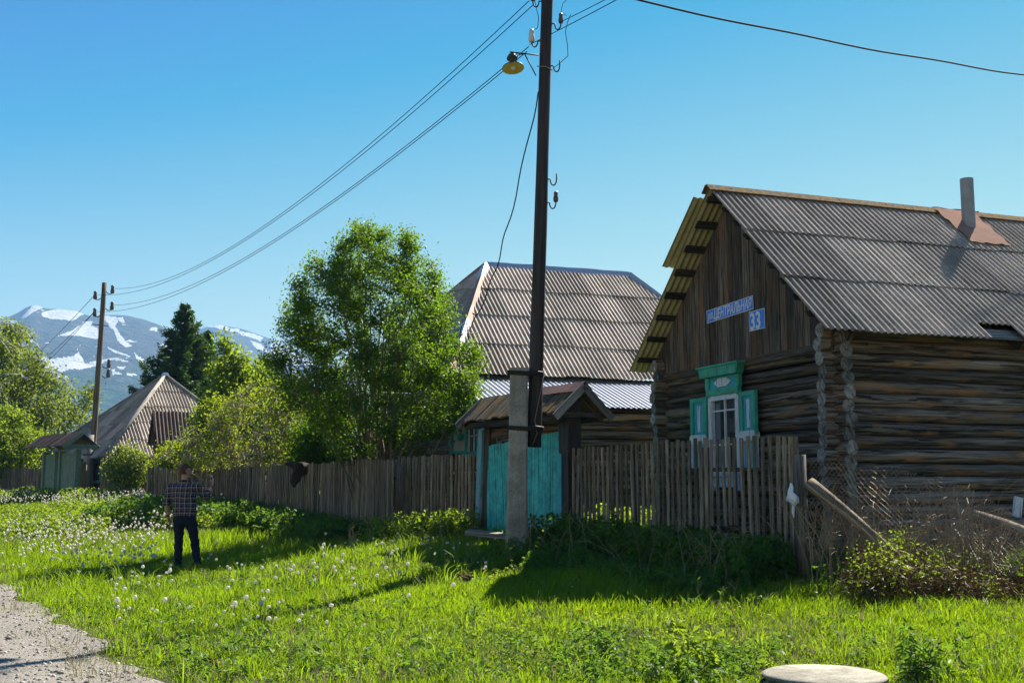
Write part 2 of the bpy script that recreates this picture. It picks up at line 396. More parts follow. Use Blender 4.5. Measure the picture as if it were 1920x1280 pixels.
def make_road():
    ys = np.arange(2,46,.12); rows=[]
    ns=40
    V=[]
    for y in ys:
        e=float(road_edge(y))+.1
        for k in range(ns):
            x = e-(k/(ns-1))**1.5*7.0
            V.append((x,y,0))
    V=np.array(V); V[:,2]=gz(V[:,0],V[:,1])+.012
    # rim sinks into the ground
    kk=np.tile(np.arange(ns),len(ys)); V[:,2]-=np.where(kk==0,.03,0)
    i=(np.arange(len(ys)-1)[:,None]*ns+np.arange(ns-1)[None]).ravel()
    Fq=np.stack([i+1,i,i+ns,i+ns+1],-1)
    t=NT('gravel'); o=t.coord('Object'); a=t.noise(o,.7,4,.6); f=t.noise(o,45,5,.75); m=t.noise(o,9,4,.7)
    v=t.n('TexVoronoi'); v.inputs['Scale'].default_value=38; t.l(o,v.inputs['Vector'])
    col=t.ramp(a,[(.3,(.27,.245,.21)),(.7,(.37,.34,.295))]); col=t.mix(t.ramp(m,[(.4,(.5,.5,.5)),(.62,(0,0,0))]),col,(.20,.18,.155))
    col=t.mix(t.ramp(f,[(.38,(1,1,1)),(.47,(0,0,0))]),col,(.13,.115,.105))
    col=t.mix(t.ramp(v.outputs['Distance'],[(.1,(.5,.5,.5)),(.3,(0,0,0))]),col,(.46,.43,.39))
    h=t.math('ADD',t.math('MULTIPLY',f,1.2),t.math('MULTIPLY',v.outputs['Distance'],-.6))
    t.bsdf(col,.95,0,t.bump(h,1,.02),.15)
    o=np_obj('road',V,[Fq],'gravel',smooth=True); tag(o,'pale gravel village road in the left corner','road',kind='structure')
make_road()
ICO = None
def stones():
    bm_v=[(0,0,1),(.9,0,.3),(.28,.85,.3),(-.72,.52,.35),(-.72,-.52,.25),(.28,-.85,.3),(.7,.5,-.5),(-.3,.85,-.4),(-.9,0,-.4),(-.3,-.85,-.4),(.7,-.5,-.5)]
    base=np.array(bm_v); tri=[(0,1,2),(0,2,3),(0,3,4),(0,4,5),(0,5,1),(1,6,2),(2,6,7),(2,7,3),(3,7,8),(3,8,4),(4,8,9),(4,9,5),(5,9,10),(5,10,1),(1,10,6)]
    tri=np.array(tri); n=15000
    y = 8+ RNG.random(n)**1.4*16; e=road_edge(y); x=e+.15-RNG.random(n)**1.1*5.5
    s=.004+.016*RNG.random(n)**4 + (RNG.random(n)<.008)*.022*RNG.random(n)
    z=gz(x,y)+.012+s*.25
    ang=RNG.random(n)*6.28; c,sn=np.cos(ang),np.sin(ang)
    B=base[None]*np.stack([s*(1+.5*RNG.random(n)),s,s*(.5+.3*RNG.random(n))],-1)[:,None]*(1+.3*(RNG.random((n,11,1))-.5))
    V=np.stack([B[...,0]*c[:,None]-B[...,1]*sn[:,None],B[...,0]*sn[:,None]+B[...,1]*c[:,None],B[...,2]],-1)+np.stack([x,y,z],-1)[:,None]
    Fc=(tri[None]+(np.arange(n)*11)[:,None,None]).reshape(-1,3)
    t=NT('pebble'); r=t.rnd(); t.bsdf(t.ramp(r,[(0,(.10,.095,.09)),(.4,(.24,.215,.185)),(.8,(.38,.34,.29)),(1,(.5,.47,.43))]),.9,0,None,.2)
    o=np_obj('gravel_stones',V.reshape(-1,3),[Fc],'pebble',np.repeat(RNG.random(n),15)); tag(o,'loose gravel and pebbles strewn over the road','gravel',kind='stuff')
stones()
# ---------------------------------------------------------------- mountains
def in_poly(px,py,poly):
    ins=np.zeros(px.shape,bool); n=len(poly)
    for i in range(n):
        x1,y1=poly[i]; x2,y2=poly[(i+1)%n]
        c=((y1>py)!=(y2>py))&(px<(x2-x1)*(py-y1)/(y2-y1+1e-9)+x1); ins^=c
    return ins
def mtn_mat():
    t=NT('mountain_rock'); o=t.coord('Object'); a=t.noise(o,.006,8,.65); f=t.noise(o,.035,6,.7)
    z=t.n('SeparateXYZ'); t.l(t.n('TexCoord').outputs['Object'],z.inputs[0])
    hh=t.math('ADD',z.outputs[2],t.math('MULTIPLY',a,260))
    k=t.ramp(t.math('DIVIDE',hh,700),[(.42,(0,0,0)),(.56,(1,1,1))])
    rock=t.mix(t.ramp(f,[(.3,(0,0,0)),(.65,(1,1,1))]),(.025,.028,.025),(.13,.115,.09)); veg=t.mix(t.ramp(f,[(.4,(0,0,0)),(.6,(1,1,1))]),(.018,.04,.02),(.07,.12,.045))
    col=t.mix(k,veg,rock)
    sn=t.rnd(); col=t.mix(sn,col,(.80,.81,.84))
    t.bsdf(col,.9,0,t.bump(t.math('ADD',a,f),1.0,60),.1)
mtn_mat()
def fbm(x,y,seed,oct=5):
    r=np.random.default_rng(seed); o=np.zeros_like(x); a=1
    for k in range(oct):
        for j in range(3):
            th=r.random()*6.28; ph=r.random()*6.28; fr=2**k*(.8+.5*r.random()); o+=a*np.sin((x*math.cos(th)+y*math.sin(th))*fr+ph+.8*np.sin(y*fr*.7+ph))/3
        a*=.55
    return o
def mountain(name,label,crest,D1,D0,snow,px0,px1,seed,foot=.25):
    step=1.6; pxs=np.arange(px0,px1,step); nv=190
    cx=[c[0] for c in crest]; cy=[c[1] for c in crest]
    cr=np.interp(pxs,cx,cy)+.8*fbm(pxs/25,pxs*0,seed,4)
    kx=np.ones(9)/9; cr=np.convolve(np.pad(cr,4,mode='edge'),kx,'valid')
    v=np.linspace(0,1.12,nv)
    PX,VV=np.meshgrid(pxs,v)
    H1=(915-cr)/F*D1                              # crest height
    D=D0+(D1-D0)*VV
    X=(PX-960)/F*D
    prof=np.where(VV<=1, VV**.92, 1-(VV-1)*3)
    n=fbm(X/420,D/420,seed+1,6)
    Z=foot*0+H1[None]*prof + n*38*np.sin(np.clip(VV,0,1)*math.pi)
    Z=np.maximum(Z,-20)
    V=np.stack([X,D,Z+1.5],-1).reshape(-1,3)
    nx=len(pxs); i=(np.arange(nv-1)[:,None]*nx+np.arange(nx-1)[None]).ravel(); Fq=np.stack([i,i+1,i+1+nx,i+nx],-1)
    PYv=915-Z/D*F
    cpx=PX.ravel()[Fq].mean(1); cpy=PYv.ravel()[Fq].mean(1); cv=VV.ravel()[Fq].mean(1)
    wx=cpx+2.2*fbm(cpx/9,cpy/7,3,4); wy=cpy+1.1*fbm(cpx/8,cpy/6,5,4)
    s=np.zeros(len(Fq),bool)
    for p in snow: s|=in_poly(wx,wy,p)
    spots=fbm(cpx/12,cpy/4.0,seed+9,5)>1.0
    s|=spots&(cpy<712)&(cv<.97)
    o=np_obj(name,V,[Fq],'mountain_rock',s.astype(float),smooth=True); tag(o,label,'mountain',kind='structure')
SN1=[[(26,596),(40,583),(53,569),(70,575),(60,580),(48,587),(36,596)],[(66,585),(90,579),(105,578),(125,580),(152,588),(140,593),(125,600),(112,598),(100,597),(80,596),(70,592)],
 [(102,629),(130,618),(146,607),(148,602),(165,602),(162,609),(172,613),(178,620),(187,636),(168,635),(150,631),(130,629)],
 [(180,594),(193,591),(210,593),(214,602),(207,612),(214,622),(230,640),(241,649),(230,650),(216,640),(205,620),(197,605),(188,600)],[(211,595),(222,594),(224,605),(217,603)],
 [(55,668),(90,672),(134,667),(143,660),(150,670),(155,682),(185,674),(215,671),(240,679),(205,676),(180,684),(150,693),(130,693),(112,698),(95,692),(50,688)],
 [(193,650),(215,657),(240,669),(235,670),(210,660),(195,653)],[(205,694),(212,692),(214,698),(225,700),(225,702),(207,703)],[(216,688),(230,687),(228,692),(217,692)],[(248,660),(262,672),(272,679),(262,681),(252,670)],
 [(270,679),(282,675),(285,681),(272,682)],[(235,700),(252,702),(250,705),(236,704)],[(0,600),(20,600),(15,612),(0,610)],[(-10,640),(40,632),(60,640),(30,652),(-10,655)]]
SN2=[[(383,613),(400,605),(425,614),(447,617),(440,623),(420,620),(400,614)],[(438,619),(470,625),(492,632),(485,640),(465,633),(450,629)],[(505,640),(535,648),(556,668),(560,690),(530,682),(508,668)],
 [(560,668),(580,676),(590,690),(572,688)],[(462,638),(485,645),(505,662),(480,655)],[(536,690),(560,700),(575,715),(550,708)]]
mountain('mountain','broad snow streaked mountain on the left horizon',[(-420,660),(-200,625),(-60,618),(0,594),(22,585),(40,573),(58,569.5),(75,577),(100,577.5),(130,580),(150,588),(162,592),(190,589),(230,590),(262,597),(290,607),(320,622),(360,648),(420,690),(520,740),(640,790),(800,850)],3000,1500,SN1,-420,800,21)
mountain('mountain','farther snowy ridge seen between the spruce and the round bushy tree',[(200,700),(300,650),(350,624),(385,610),(402,606),(425,611),(450,616),(475,624),(500,633),(520,642),(540,655),(580,670),(620,690),(700,730),(860,800),(1000,860),(1100,900)],3900,2300,SN2,200,1100,44)
def foothill():
    xs=np.arange(-1100,900,6.); nv=40; v=np.linspace(0,1.2,nv)
    X,VV=np.meshgrid(xs,v); D=620+VV*420
    crest=60+12*np.sin(X/130)+9*np.sin(X/47+1)+ (X<-250)*0
    Z=crest*np.where(VV<1,np.sin(VV*math.pi/2),1-(VV-1)*2)+fbm(X/60,D/60,8,4)*2.5
    V=np.stack([X,D,Z],-1).reshape(-1,3); nx=len(xs)
    i=(np.arange(nv-1)[:,None]*nx+np.arange(nx-1)[None]).ravel(); Fq=np.stack([i,i+1,i+1+nx,i+nx],-1)
    t=NT('hill_grass'); o=t.coord('Object'); a=t.noise(o,.02,6,.6); t.bsdf(t.ramp(a,[(.35,(.03,.06,.02)),(.65,(.10,.15,.045))]),.95,0,None,.1)
    o=np_obj('hill',V,[Fq],'hill_grass',smooth=True); tag(o,'low wooded foothill below the mountains','hill',kind='structure')
    # conifers on it: uncountable far wood, one object
    n=5200; x=RNG.uniform(-560,250,n); vv=RNG.random(n); keep=(fbm(x/50,vv*6,4,3)>-.35); x=x[keep]; vv=vv[keep]; n=len(x)
    d=620+vv*420; zc=(60+12*np.sin(x/130)+9*np.sin(x/47+1))*np.sin(vv*math.pi/2)-1
    h=RNG.uniform(6,13,n); r=h*.2
    vs=[];fs=[];rr=[]
    k=6; an=np.arange(k)*2*math.pi/k
    V=[];Fc=[]
    for lev,(b0,b1,ra) in enumerate(((0,.55,1),(.3,.8,.75),(.58,1,.45))):
        ring=np.stack([np.cos(an),np.sin(an)],-1)[None]*(r*ra)[:,None,None]*(1+.35*(RNG.random((n,k,1))-.5))
        P=np.concatenate([ring+np.stack([x,d],-1)[:,None], (zc+h*b0)[:,None,None]+RNG.random((n,k,1))*.6],-1)
        T=np.stack([x,d,zc+h*b1],-1)[:,None]
        V.append(np.concatenate([P,T],1))
    V=np.concatenate(V,1).reshape(-1,3)
    base=np.array([[lev*7+j,lev*7+(j+1)%k,lev*7+6] for lev in range(3) for j in range(k)])
    Fc=(base[None]+(np.arange(n)*21)[:,None,None]).reshape(-1,3)
    o=np_obj('far_wood',V,[Fc],'far_foliage',np.repeat(RNG.random(n),18)); tag(o,'blue green conifer wood covering the foothill','wood',kind='stuff')
foothill()
# ================================================================ BUILDING HELPERS
def corrug(mb, O, U, V, length, sl, rows, s0=None, s1=None, pitch=.115, amp=.0155, sheet=6, lift=.03, r0=None, seg=8, ragged=.02, skip=(), mi=0):
    """O top-left corner, U along ridge, V down slope (unit vectors). s0/s1: functions x -> start/end distance down slope"""
    O=Vector(O); U=Vector(U).normalized(); V=Vector(V).normalized(); N=U.cross(V)
    if N.z<0: N=-N
    sw=pitch*sheet; ns=int(math.ceil(length/sw)); rl=sl/rows
    for rw in range(rows):
        for si in range(ns):
            if (rw,si) in skip: continue
            rn=random.random(); jit=random.uniform(-ragged,ragged); dz=random.uniform(0,.008)
            x0=si*sw; x1=min(length,x0+sw+pitch*.5)
            nx=max(2,int(round((x1-x0)/pitch*seg))); a=rw*rl-(0 if rw==0 else .08); e=(rw+1)*rl+jit
            prev=None
            for k in range(nx+1):
                x=x0+(x1-x0)*k/nx; h=amp*math.sin(2*math.pi*x/pitch)+.004*(k==nx)+dz
                A=max(a,s0(x)) if s0 else a; B=min(e,s1(x)) if s1 else e
                if B<A: A=B=(A+B)/2 if not s0 else min(max(A,a),e)
                la=lift*.15+ (0 if rl==0 else lift*(A-a)/(e-a+1e-6)); lb=lift*.15+lift*(B-a)/(e-a+1e-6)
                p0=O+U*x+V*A+N*(h+la); p1=O+U*x+V*B+N*(h+lb)
                cur=(p0,p1,x,A,B)
                if prev and ((B-A)>1e-4 or (prev[4]-prev[3])>1e-4):
                    b=len(mb.v); q0,q1,px_,pA,pB=prev; T=N*.007
                    mb.v+=[q0,q1,p1,p0,q0-T,q1-T,p1-T,p0-T]
                    u0=(px_,pA);u1=(px_,pB);u2=(x,B);u3=(x,A)
                    mb.face([b,b+1,b+2,b+3],[u0,u1,u2,u3],rn,mi,True)
                    mb.face([b+7,b+6,b+5,b+4],[u3,u2,u1,u0],rn,mi,True)
                    mb.v+=[q1,q1-T,p1-T,p1]; mb.face([b+8,b+9,b+10,b+11],[u1,u1,u2,u2],rn,mi)
                    if k==1: c8=len(mb.v); mb.v+=[q0,q0-T,q1-T,q1]; mb.face([c8,c8+1,c8+2,c8+3],[u0,u0,u1,u1],rn,mi)
                    if k==nx: c8=len(mb.v); mb.v+=[p0,p1,p1-T,p0-T]; mb.face([c8,c8+1,c8+2,c8+3],[u3,u2,u2,u3],rn,mi)
                prev=cur
def axisM(x,y,z):   # columns
    return Matrix((x,y,z)).transposed()
def logs(mb, p0, d, length, z0, z1, rad, over0, over1, endmb=None, wob=.05):
    """stack of logs from p0 along unit d"""
    p0=Vector(p0); d=Vector(d); z=z0; i=0
    while z < z1:
        r_=rad*random.uniform(.93,1.03); a=p0-d*over0*1.0; n=14
        oa=over0*random.uniform(.8,1.15); ob=over1*random.uniform(.8,1.15)
        pts=[]; rd=[]
        bow=random.uniform(-.012,.012)
        for k in range(n+1):
            t=k/n; s=-oa+(length+oa+ob)*t
            pts.append(p0+d*s+Vector((0,0,z+rad+bow*math.sin(t*math.pi)))); rd.append(r_*(1+.03*math.sin(s*1.7+i))*(1.07 if s<-.02 or s>length+.02 else 1))
        mb.tube(pts,rd,12,True,None,0,wob,1); z+=rad*1.95; i+=1
def planks_tri(mb,M,y0,y1,zb,ztop,wd,gapj=.006,thick=.025,zj=.03):
    """vertical boards in local plane; M maps (along, out, up); ztop function"""
    y=y0
    while y<y1-.02:
        w_=min(wd*random.uniform(.75,1.2),y1-y); a=y+gapj; b=y+w_-gapj; z0=zb-random.random()*zj; off=random.uniform(0,.012)
        ta,tb,tm=ztop(a),ztop(b),None
        if max(ta,tb)>z0+.05:
            ta=max(ta,z0+.01); tb=max(tb,z0+.01)
            out=[(a,z0),(b,z0),(b,tb)]
            mid=(a+b)/2
            if ztop(mid)>max(ta,tb)+.01: out.append((mid,ztop(mid)))
            out.append((a,ta))
            bb=len(mb.v); n=len(out); r=random.random(); o=random.random()*40
            for yy in (0,thick+off):
                for u,v in out: mb.v.append(M@Vector((u,yy,v)))
            mb.face([bb+n+i for i in range(n)],[(u+o,v+o) for u,v in out],r)
            mb.face([bb+i for i in range(n)][::-1],[(u+o,v+o) for u,v in out][::-1],r)
            for i in range(n):
                j=(i+1)%n; mb.face([bb+i,bb+j,bb+n+j,bb+n+i],[(o,o),(o+.05,o),(o+.05,o+.03),(o,o+.03)],r)
        y+=w_
def text_mesh(name,txt,mat,parent,M,size,shear=0,bold=0.0,sx=1,ext=.002,align='LEFT'):
    c=bpy.data.curves.new(name,'FONT'); c.body=txt; c.size=size; c.shear=shear; c.offset=bold; c.extrude=ext; c.align_x=align; c.resolution_u=3
    o=bpy.data.objects.new(name,c); S.collection.objects.link(o); dg=bpy.context.evaluated_depsgraph_get(); dg.update()
    me=bpy.data.meshes.new_from_object(o.evaluated_get(dg)); bpy.data.objects.remove(o)
    for v in me.vertices: v.co.x*=sx
    me.transform(M); me.materials.clear(); me.materials.append(MAT[mat])
    n=bpy.data.objects.new(name,me); S.collection.objects.link(n); n.parent=parent; return n
simple('sign_blue',(.014,.19,.78),.35,0,6,.12,.5,.02); simple('sign_white',(.68,.68,.66),.4,0,6,.1,.4,.02)
RV=Vector((.9388,.3445,0)); GV=Vector((-.3445,.9388,0)); HROT=math.atan2(.3445,.9388)
# ================================================================ HOUSE 33
def house33():
    ER=pix(1548,620,15.2)
    oh=.5; C=ER+RV*oh+GV*oh; z0=.5
    H=empty('log_house',(C.x,C.y,z0),HROT,'dark log house numbered 33 with a corrugated gabled roof and green framed window','house')
    W=5.0; L=10.5; EZ=ER.z-z0; RZ=pix(1340,352,18.0).z-z0; k=(RZ-EZ)/3.0
    fr=lambda y: EZ+k*(oh+min(y,W-y))          # roof height over y
    # walls
    m=MB(); logs(m,(.02,0,0),(0,1,0),W,.10,3.02,.099,.27,.25)
    m.build('gable_wall',['log_wood','log_end_wood'],H)
    m=MB(); logs(m,(0,.02,0),(1,0,0),L,.0,3.22,.099,.24,.1); m.build('side_wall',['log_wood_side','log_end_wood'],H)
    m=MB(); logs(m,(0,W-.02,0),(1,0,0),L,.0,3.22,.099,.28,.1); m.build('far_side_wall',['log_wood','log_end_wood'],H)
    m=MB(); logs(m,(L,0,0),(0,1,0),W,.1,3.3,.105,.2,.2); m.build('back_wall',['log_wood','log_end_wood'],H)
    m=MB(); m.box((L/2,W/2,.1),(L-.3,W-.3,.1)); m.box((L/2,W/2,3.0),(L-.3,W-.3,.05)); m.build('floor',['dark_inside'],H)
    # gable boards
    m=MB(); M=axisM(Vector((0,1,0)),Vector((-1,0,0)),Vector((0,0,1))); M=M.to_4x4(); M.translation=Vector((-.075,0,0))
    planks_tri(m,M,-.12,W+.12,3.0,lambda y:min(RZ-.03,fr(y)-.05),.17)
    m.box((-.10,W/2,2.97),(.06,W+.2,.12),None,.2,0,1)
    m.build('gable_boarding','gable_board',H)
    M2=axisM(Vector((0,1,0)),Vector((1,0,0)),Vector((0,0,1))).to_4x4(); M2.translation=Vector((L+.1,0,0)); m=MB()
    planks_tri(m,M2,-.1,W+.1,3.0,lambda y:fr(y)-.05,.2); m.build('rear_gable_boarding','gable_board',H)
    # roof
    sl=math.hypot(3.0,RZ-EZ); Vn=Vector((0,-3.0,-(RZ-EZ))).normalized(); Vf=Vector((0,3.0,-(RZ-EZ))).normalized(); top=Vector((-oh,W/2,RZ))
    m=MB(); corrug(m,top,(1,0,0),Vn,L+2*oh,sl+.02,3,skip=((2,4),),ragged=.03)
    # broken short sheet with a hole at the eave
    corrug(m,top+Vector((4*.69,0,0)),(1,0,0),Vn,.69,sl*.90,1,ragged=0,lift=.02,s0=lambda x:sl*.62)
    near=m.build('near_roof_slope','slate_sheet',H)
    m=MB(); corrug(m,top,(1,0,0),Vf,L+2*oh,sl+.02,3,ragged=.04)
    # one slipped sheet sticking out past the rake
    corrug(m,top+Vector((-.16,0,0))+Vf*.25+Vector((0,.04,.05)),(1,0,0),Vf,.5,sl*.36,1,lift=.06)
    m.build('far_roof_slope','slate_moss',H)
    # laths under the overhang
    m=MB()
    for sgn,V in ((1,Vf),(-1,Vn)):
        N=Vector((0,V.z*-sgn,0)); nn=Vector((1,0,0)).cross(V); nn = nn if nn.z>0 else -nn
        X=axisM(Vector((1,0,0)),V,nn)
        s=.18
        while s<sl-.1:
            e=sl-.0; wd=random.uniform(.10,.15)
            m.box(top+V*s-nn*.065+Vector((.55,0,0)),(1.1+random.uniform(-.05,.02),wd,.028),X.to_3x3(),None,0,0); s+=.50 if sgn>0 else .42
        for x in (.05,3,6,9): m.box(top+V*(sl/2-.05)-nn*.16+Vector((x+oh,0,0)),(.09,sl-.15,.12),X.to_3x3(),None,0,1)
    m.build('roof_lath','lath_wood',H)
    # dark planking under near slope between laths
    m=MB(); nn=Vector((1,0,0)).cross(Vn); nn= nn if nn.z>0 else -nn
    X=axisM(Vector((1,0,0)),Vn,nn)
    m.box(top+Vn*(sl-.27)-nn*.075+Vector((L/2+.6,0,0)),(L-.4,.22,.025),X.to_3x3(),None,0,0)
    m.build('eave_board','grey_plank',H)
    # ridge
    m=MB(); x=-oh-.06
    while x<L+oh:
        ln=random.uniform(2.2,3.0)
        if not(4.0<x+ln/2<0):
            for V in (Vn,Vf):
                nn=Vector((1,0,0)).cross(V); nn=nn if nn.z>0 else -nn
                X=axisM(Vector((1,0,0)),V,nn)
                m.box(Vector((x+ln/2,W/2,RZ+.035))+V*.085+nn*.018,(ln-.01,.17,.022),X.to_3x3(),None,0,0)
        x+=ln
    m.build('ridge_cap','lichen_cap',H)
    # chimney pipe + flashing
    cp=pix(1816,430,17.6); cl=(cp-Vector((C.x,C.y,z0))); cx=cl.dot(RV)
    # find point on the near slope matching pixel: solve along view ray
    import mathutils
    Oc=Vector((0,0,CAMZ)); dr=(pix(1817,428,10)-Oc).normalized()
    To=lambda p: Vector((p-Vector((C.x,C.y,z0))).dot(a) for a in (RV,GV,Vector((0,0,1))))
    n_w=RV.cross(RV*Vn.x+GV*Vn.y+Vector((0,0,1))*Vn.z); topw=Vector((C.x,C.y,z0))+RV*top.x+GV*top.y+Vector((0,0,1))*top.z
    tt=(topw-Oc).dot(n_w)/dr.dot(n_w); hp=Oc+dr*tt; q=Vector(((hp-Vector((C.x,C.y,z0))).dot(RV),(hp-Vector((C.x,C.y,z0))).dot(GV),hp.z-z0))
    m=MB(); m.lathe([(.112,-.3),(.112,.88)],(q.x,q.y,q.z),24); m.lathe([(.112,.88),(.10,.88)],(q.x,q.y,q.z),24); m.lathe([(.10,.88),(.10,.4)],(q.x,q.y,q.z),24); pipe=m.build('chimney_pipe','pipe_metal',H)
    s_q=(q-top).dot(Vn)
    m=MB(); nn=Vector((1,0,0)).cross(Vn); nn= nn if nn.z>0 else -nn
    a0=q.x-.42; a1=q.x+.42
    g=[]; ny=10; nx=8
    for j in range(ny+1):
        for i in range(nx+1):
            s=(s_q+.62)*j/ny; x=a0+(a1-a0)*i/nx+.10*(j/ny)*0
            g.append(top+Vector((x+oh,0,0))+Vn*s+nn*(.062+.012*math.sin(i*2.3+j*1.9)+.008*random.random()))
    b=len(m.v); m.v+=g
    for j in range(ny):
        for i in range(nx):
            k0=b+j*(nx+1)+i; m.face([k0,k0+nx+1,k0+nx+2,k0+1],[(0,0)]*4,.5,0,True)
    b=len(m.v)
    for j in range(4):
        for i in range(nx+1): m.v.append(top+Vector((a0+(a1+.2-a0)*i/nx+oh,0,0))+Vf*(.5*j/3)+nn*(0)+Vector((0,0,.075+.01*math.sin(i*1.7+j))))
    for j in range(3):
        for i in range(nx):
            k0=b+j*(nx+1)+i; m.face([k0+1,k0+nx+2,k0+nx+1,k0],[(0,0)]*4,.5,0,True)
    m.build('roof_flashing','rust_sheet',H)
    # ------------ window on the gable (local x = -.13 outwards), s along +y
    WX=-.12
    MW=axisM(Vector((0,-1,0)),Vector((1,0,0)),Vector((0,0,1))).to_4x4(); MW.translation=Vector((WX,2.78,0))   # local: x to the right seen from outside, y inwards
    def bx(mb,cx,cz,w_,h_,d0,d1,r=None,mi=0,ax=None):
        mb.box(MW@Vector((cx,-(d0+d1)/2,cz)),(w_,abs(d1-d0),h_),MW.to_3x3(),r,mi,ax)
    zt=2.50; zb=1.25; hw=.47; zc=(zt+zb)/2; hh=zt-zb
    win=MB(); 
    for sx in (-1,1): bx(win,sx*(hw-.05),zc,.10,hh,-.02,.05,.6)
    bx(win,0,zt-.04,2*hw-.20,.08,-.02,.048,.6); bx(win,0,zb+.04,2*hw-.2,.08,-.02,.048,.6)
    wf=win.build('window_frame','white_paint',H)
    mm=MB(); iw=hw-.10; bx(mm,.0,zc,.028,hh-.16,-.015,.02,.6); 
    for f_ in (.30,-.14): bx(mm,0,zc+f_*hh,2*iw,.026,-.014,.018,.6)
    mm.build('glazing_bar','white_paint',wf)
    mg=MB(); bx(mg,0,zc,2*iw+.02,hh-.14,-.035,-.02); mg.build('pane','window_glass',wf)
    mc=MB()
    for i in range(14):
        xx=-iw+.03+i*.045
        if abs(xx)<.09: continue
    bx(mc,-.27,zc-.02,.15,hh-.2,-.0195,-.017,.5); bx(mc,.29,zc-.1,.10,hh-.35,-.0195,-.017,.5)
    mc.build('curtain','curtain',wf)
    # crown: cornice, frieze, lower board
    cr=MB(); oz=zt
    bx(cr,0,oz+.06,2*hw+.06,.11,.0,.07,.5); 
    for sx in (-1,1): bx(cr,sx*(hw+.0),oz+.21,.11,.20,.0,.065,.5)
    pts=[(-hw-.16,oz+.46),(-hw-.09,oz+.31),(hw+.09,oz+.31),(hw+.16,oz+.46)]
    cr.prism(pts,.14,MW,.5)
    bx(cr,0,oz+.475,2*hw+.36,.03,.0,.17,.5)
    for sx in (-1,1): bx(cr,sx*(hw-.0),zt+.0-.001,.10,.06,.0,.05,.4)
    wc=cr.build('window_crown','green_paint',H)
    f2=MB(); bx(f2,0,oz+.21,2*hw-.1,.20,.0,.03,.5); f2.build('frieze_panel','turq_paint',wc)
    d=MB(); d.prism([(-.27,oz+.205),(-.13,oz+.135),(.13,oz+.135),(.27,oz+.205),(.13,oz+.275),(-.13,oz+.275)],.055,MW,.8); d.build('frieze_diamond','white_paint',wc)
    # sill
    sl_=MB(); bx(sl_,0,zb-.03,2*hw+.10,.06,.0,.12,.4); bx(sl_,0,zb-.15,2*hw-.05,.16,.0,.05,.5); 
    for sx in (-1,1): bx(sl_,sx*(hw-.07),zb-.17,.12,.24,.0,.07,.5)
    sl_.build('window_sill','lilac_paint',H)
    def shutter(cx,tilt):
        Ms=MW.copy(); base=cx
        hs=zt-zb-.02; wS=.50; zz=zb+.02
        piv=Vector((cx,0,0)); rot=Matrix.Rotation(tilt,4,'Z')
        T=MW@Matrix.Translation(piv)@rot
        def b2(mb,ux,uz,w_,h_,d0,d1,r=None): mb.box(T@Vector((ux,-(d0+d1)/2,uz)),(w_,abs(d1-d0),h_),T.to_3x3(),r)
        f=MB(); 
        for sx in (-1,1): b2(f,sx*(wS/2-.045),zz+hs*.72,.09,hs*.56,.02,.075,.5)
        b2(f,0,zz+hs-.035,wS-.18,.07,.02,.073,.5); 
        so=f.build('shutter','green_paint',H)
        p=MB(); b2(p,0,zz+hs*.71,wS-.17,hs*.54,.015,.045,.5); b2(p,0,zz+hs*.19,wS-.17,hs*.36,.015,.045,.5); p.build('shutter_panel','turq_paint',so)
        l=MB()
        for sx in (-1,1): b2(l,sx*(wS/2-.045),zz+hs*.19,.09,hs*.37,.02,.073,.5)
        b2(l,0,zz+.02,wS-.18,.04,.02,.071,.5); l.build('lower_rail','lilac_paint',so)
        q=MB(); b2(q,0,zz+hs*.72,.085,hs*.36,.04,.06,.9); b2(q,0,zz+hs*.19,.07,hs*.28,.04,.06,.9)
        Mq=T
        q.prism([(-.25,zz+hs*.42),(-.21,zz+hs*.375),(.21,zz+hs*.375),(.25,zz+hs*.42),(.25,zz+hs*.465),(.21,zz+hs*.50),(-.21,zz+hs*.50),(-.25,zz+hs*.465)],.095,T,.8)
        q.build('shutter_trim','white_paint',so)
        return so
    shutter(-hw-.30,R(3)); shutter(hw+.30,R(-4))
    # ------------ signs on the gable boarding
    def plate(nm,label,cat,ypos,zc_,w_,h_,rot,texts):
        e=empty(nm,Vector((C.x,C.y,z0))+RV*(-.118)+GV*ypos+Vector((0,0,zc_)),0,label,cat); 
        Mx=axisM(-GV,Vector((0,0,1)),-RV)                       # local x right, y up, z out
        e.rotation_euler=(Mx.to_4x4()@Matrix.Rotation(rot,4,'Z')).to_euler()
        p=MB(); p.box((0,0,0),(w_,h_,.006),None,.5); p.build('plate','sign_white',e)
        p=MB(); p.box((0,0,.0045),(w_-.022,h_-.022,.004),None,.5); p.build('blue_field','sign_blue',e)
        for (t_,size,x,y,sh,bo,sx) in texts:
            text_mesh('lettering',t_,'sign_white',e,Matrix.Translation(Vector((x,y,.008))),size,sh,bo,sx)
    plate('street_sign','long blue street name sign on the gable boards beside the number plate','sign',2.595,3.865,1.44,.215,R(1.5),
        [('ул.',.18,-.685,-.05,.30,.002,.80),('ЦЕНТРАЛЬНАЯ',.215,-.485,-.075,.30,.0035,.72)])
    plate('number_plate','blue house number plate reading 33 on the gable boards','sign',1.78,3.59,.44,.31,R(0),
        [('33',.37,-.195,-.135,.0,.008,.86)])
    return H,C
H33,C33=house33()
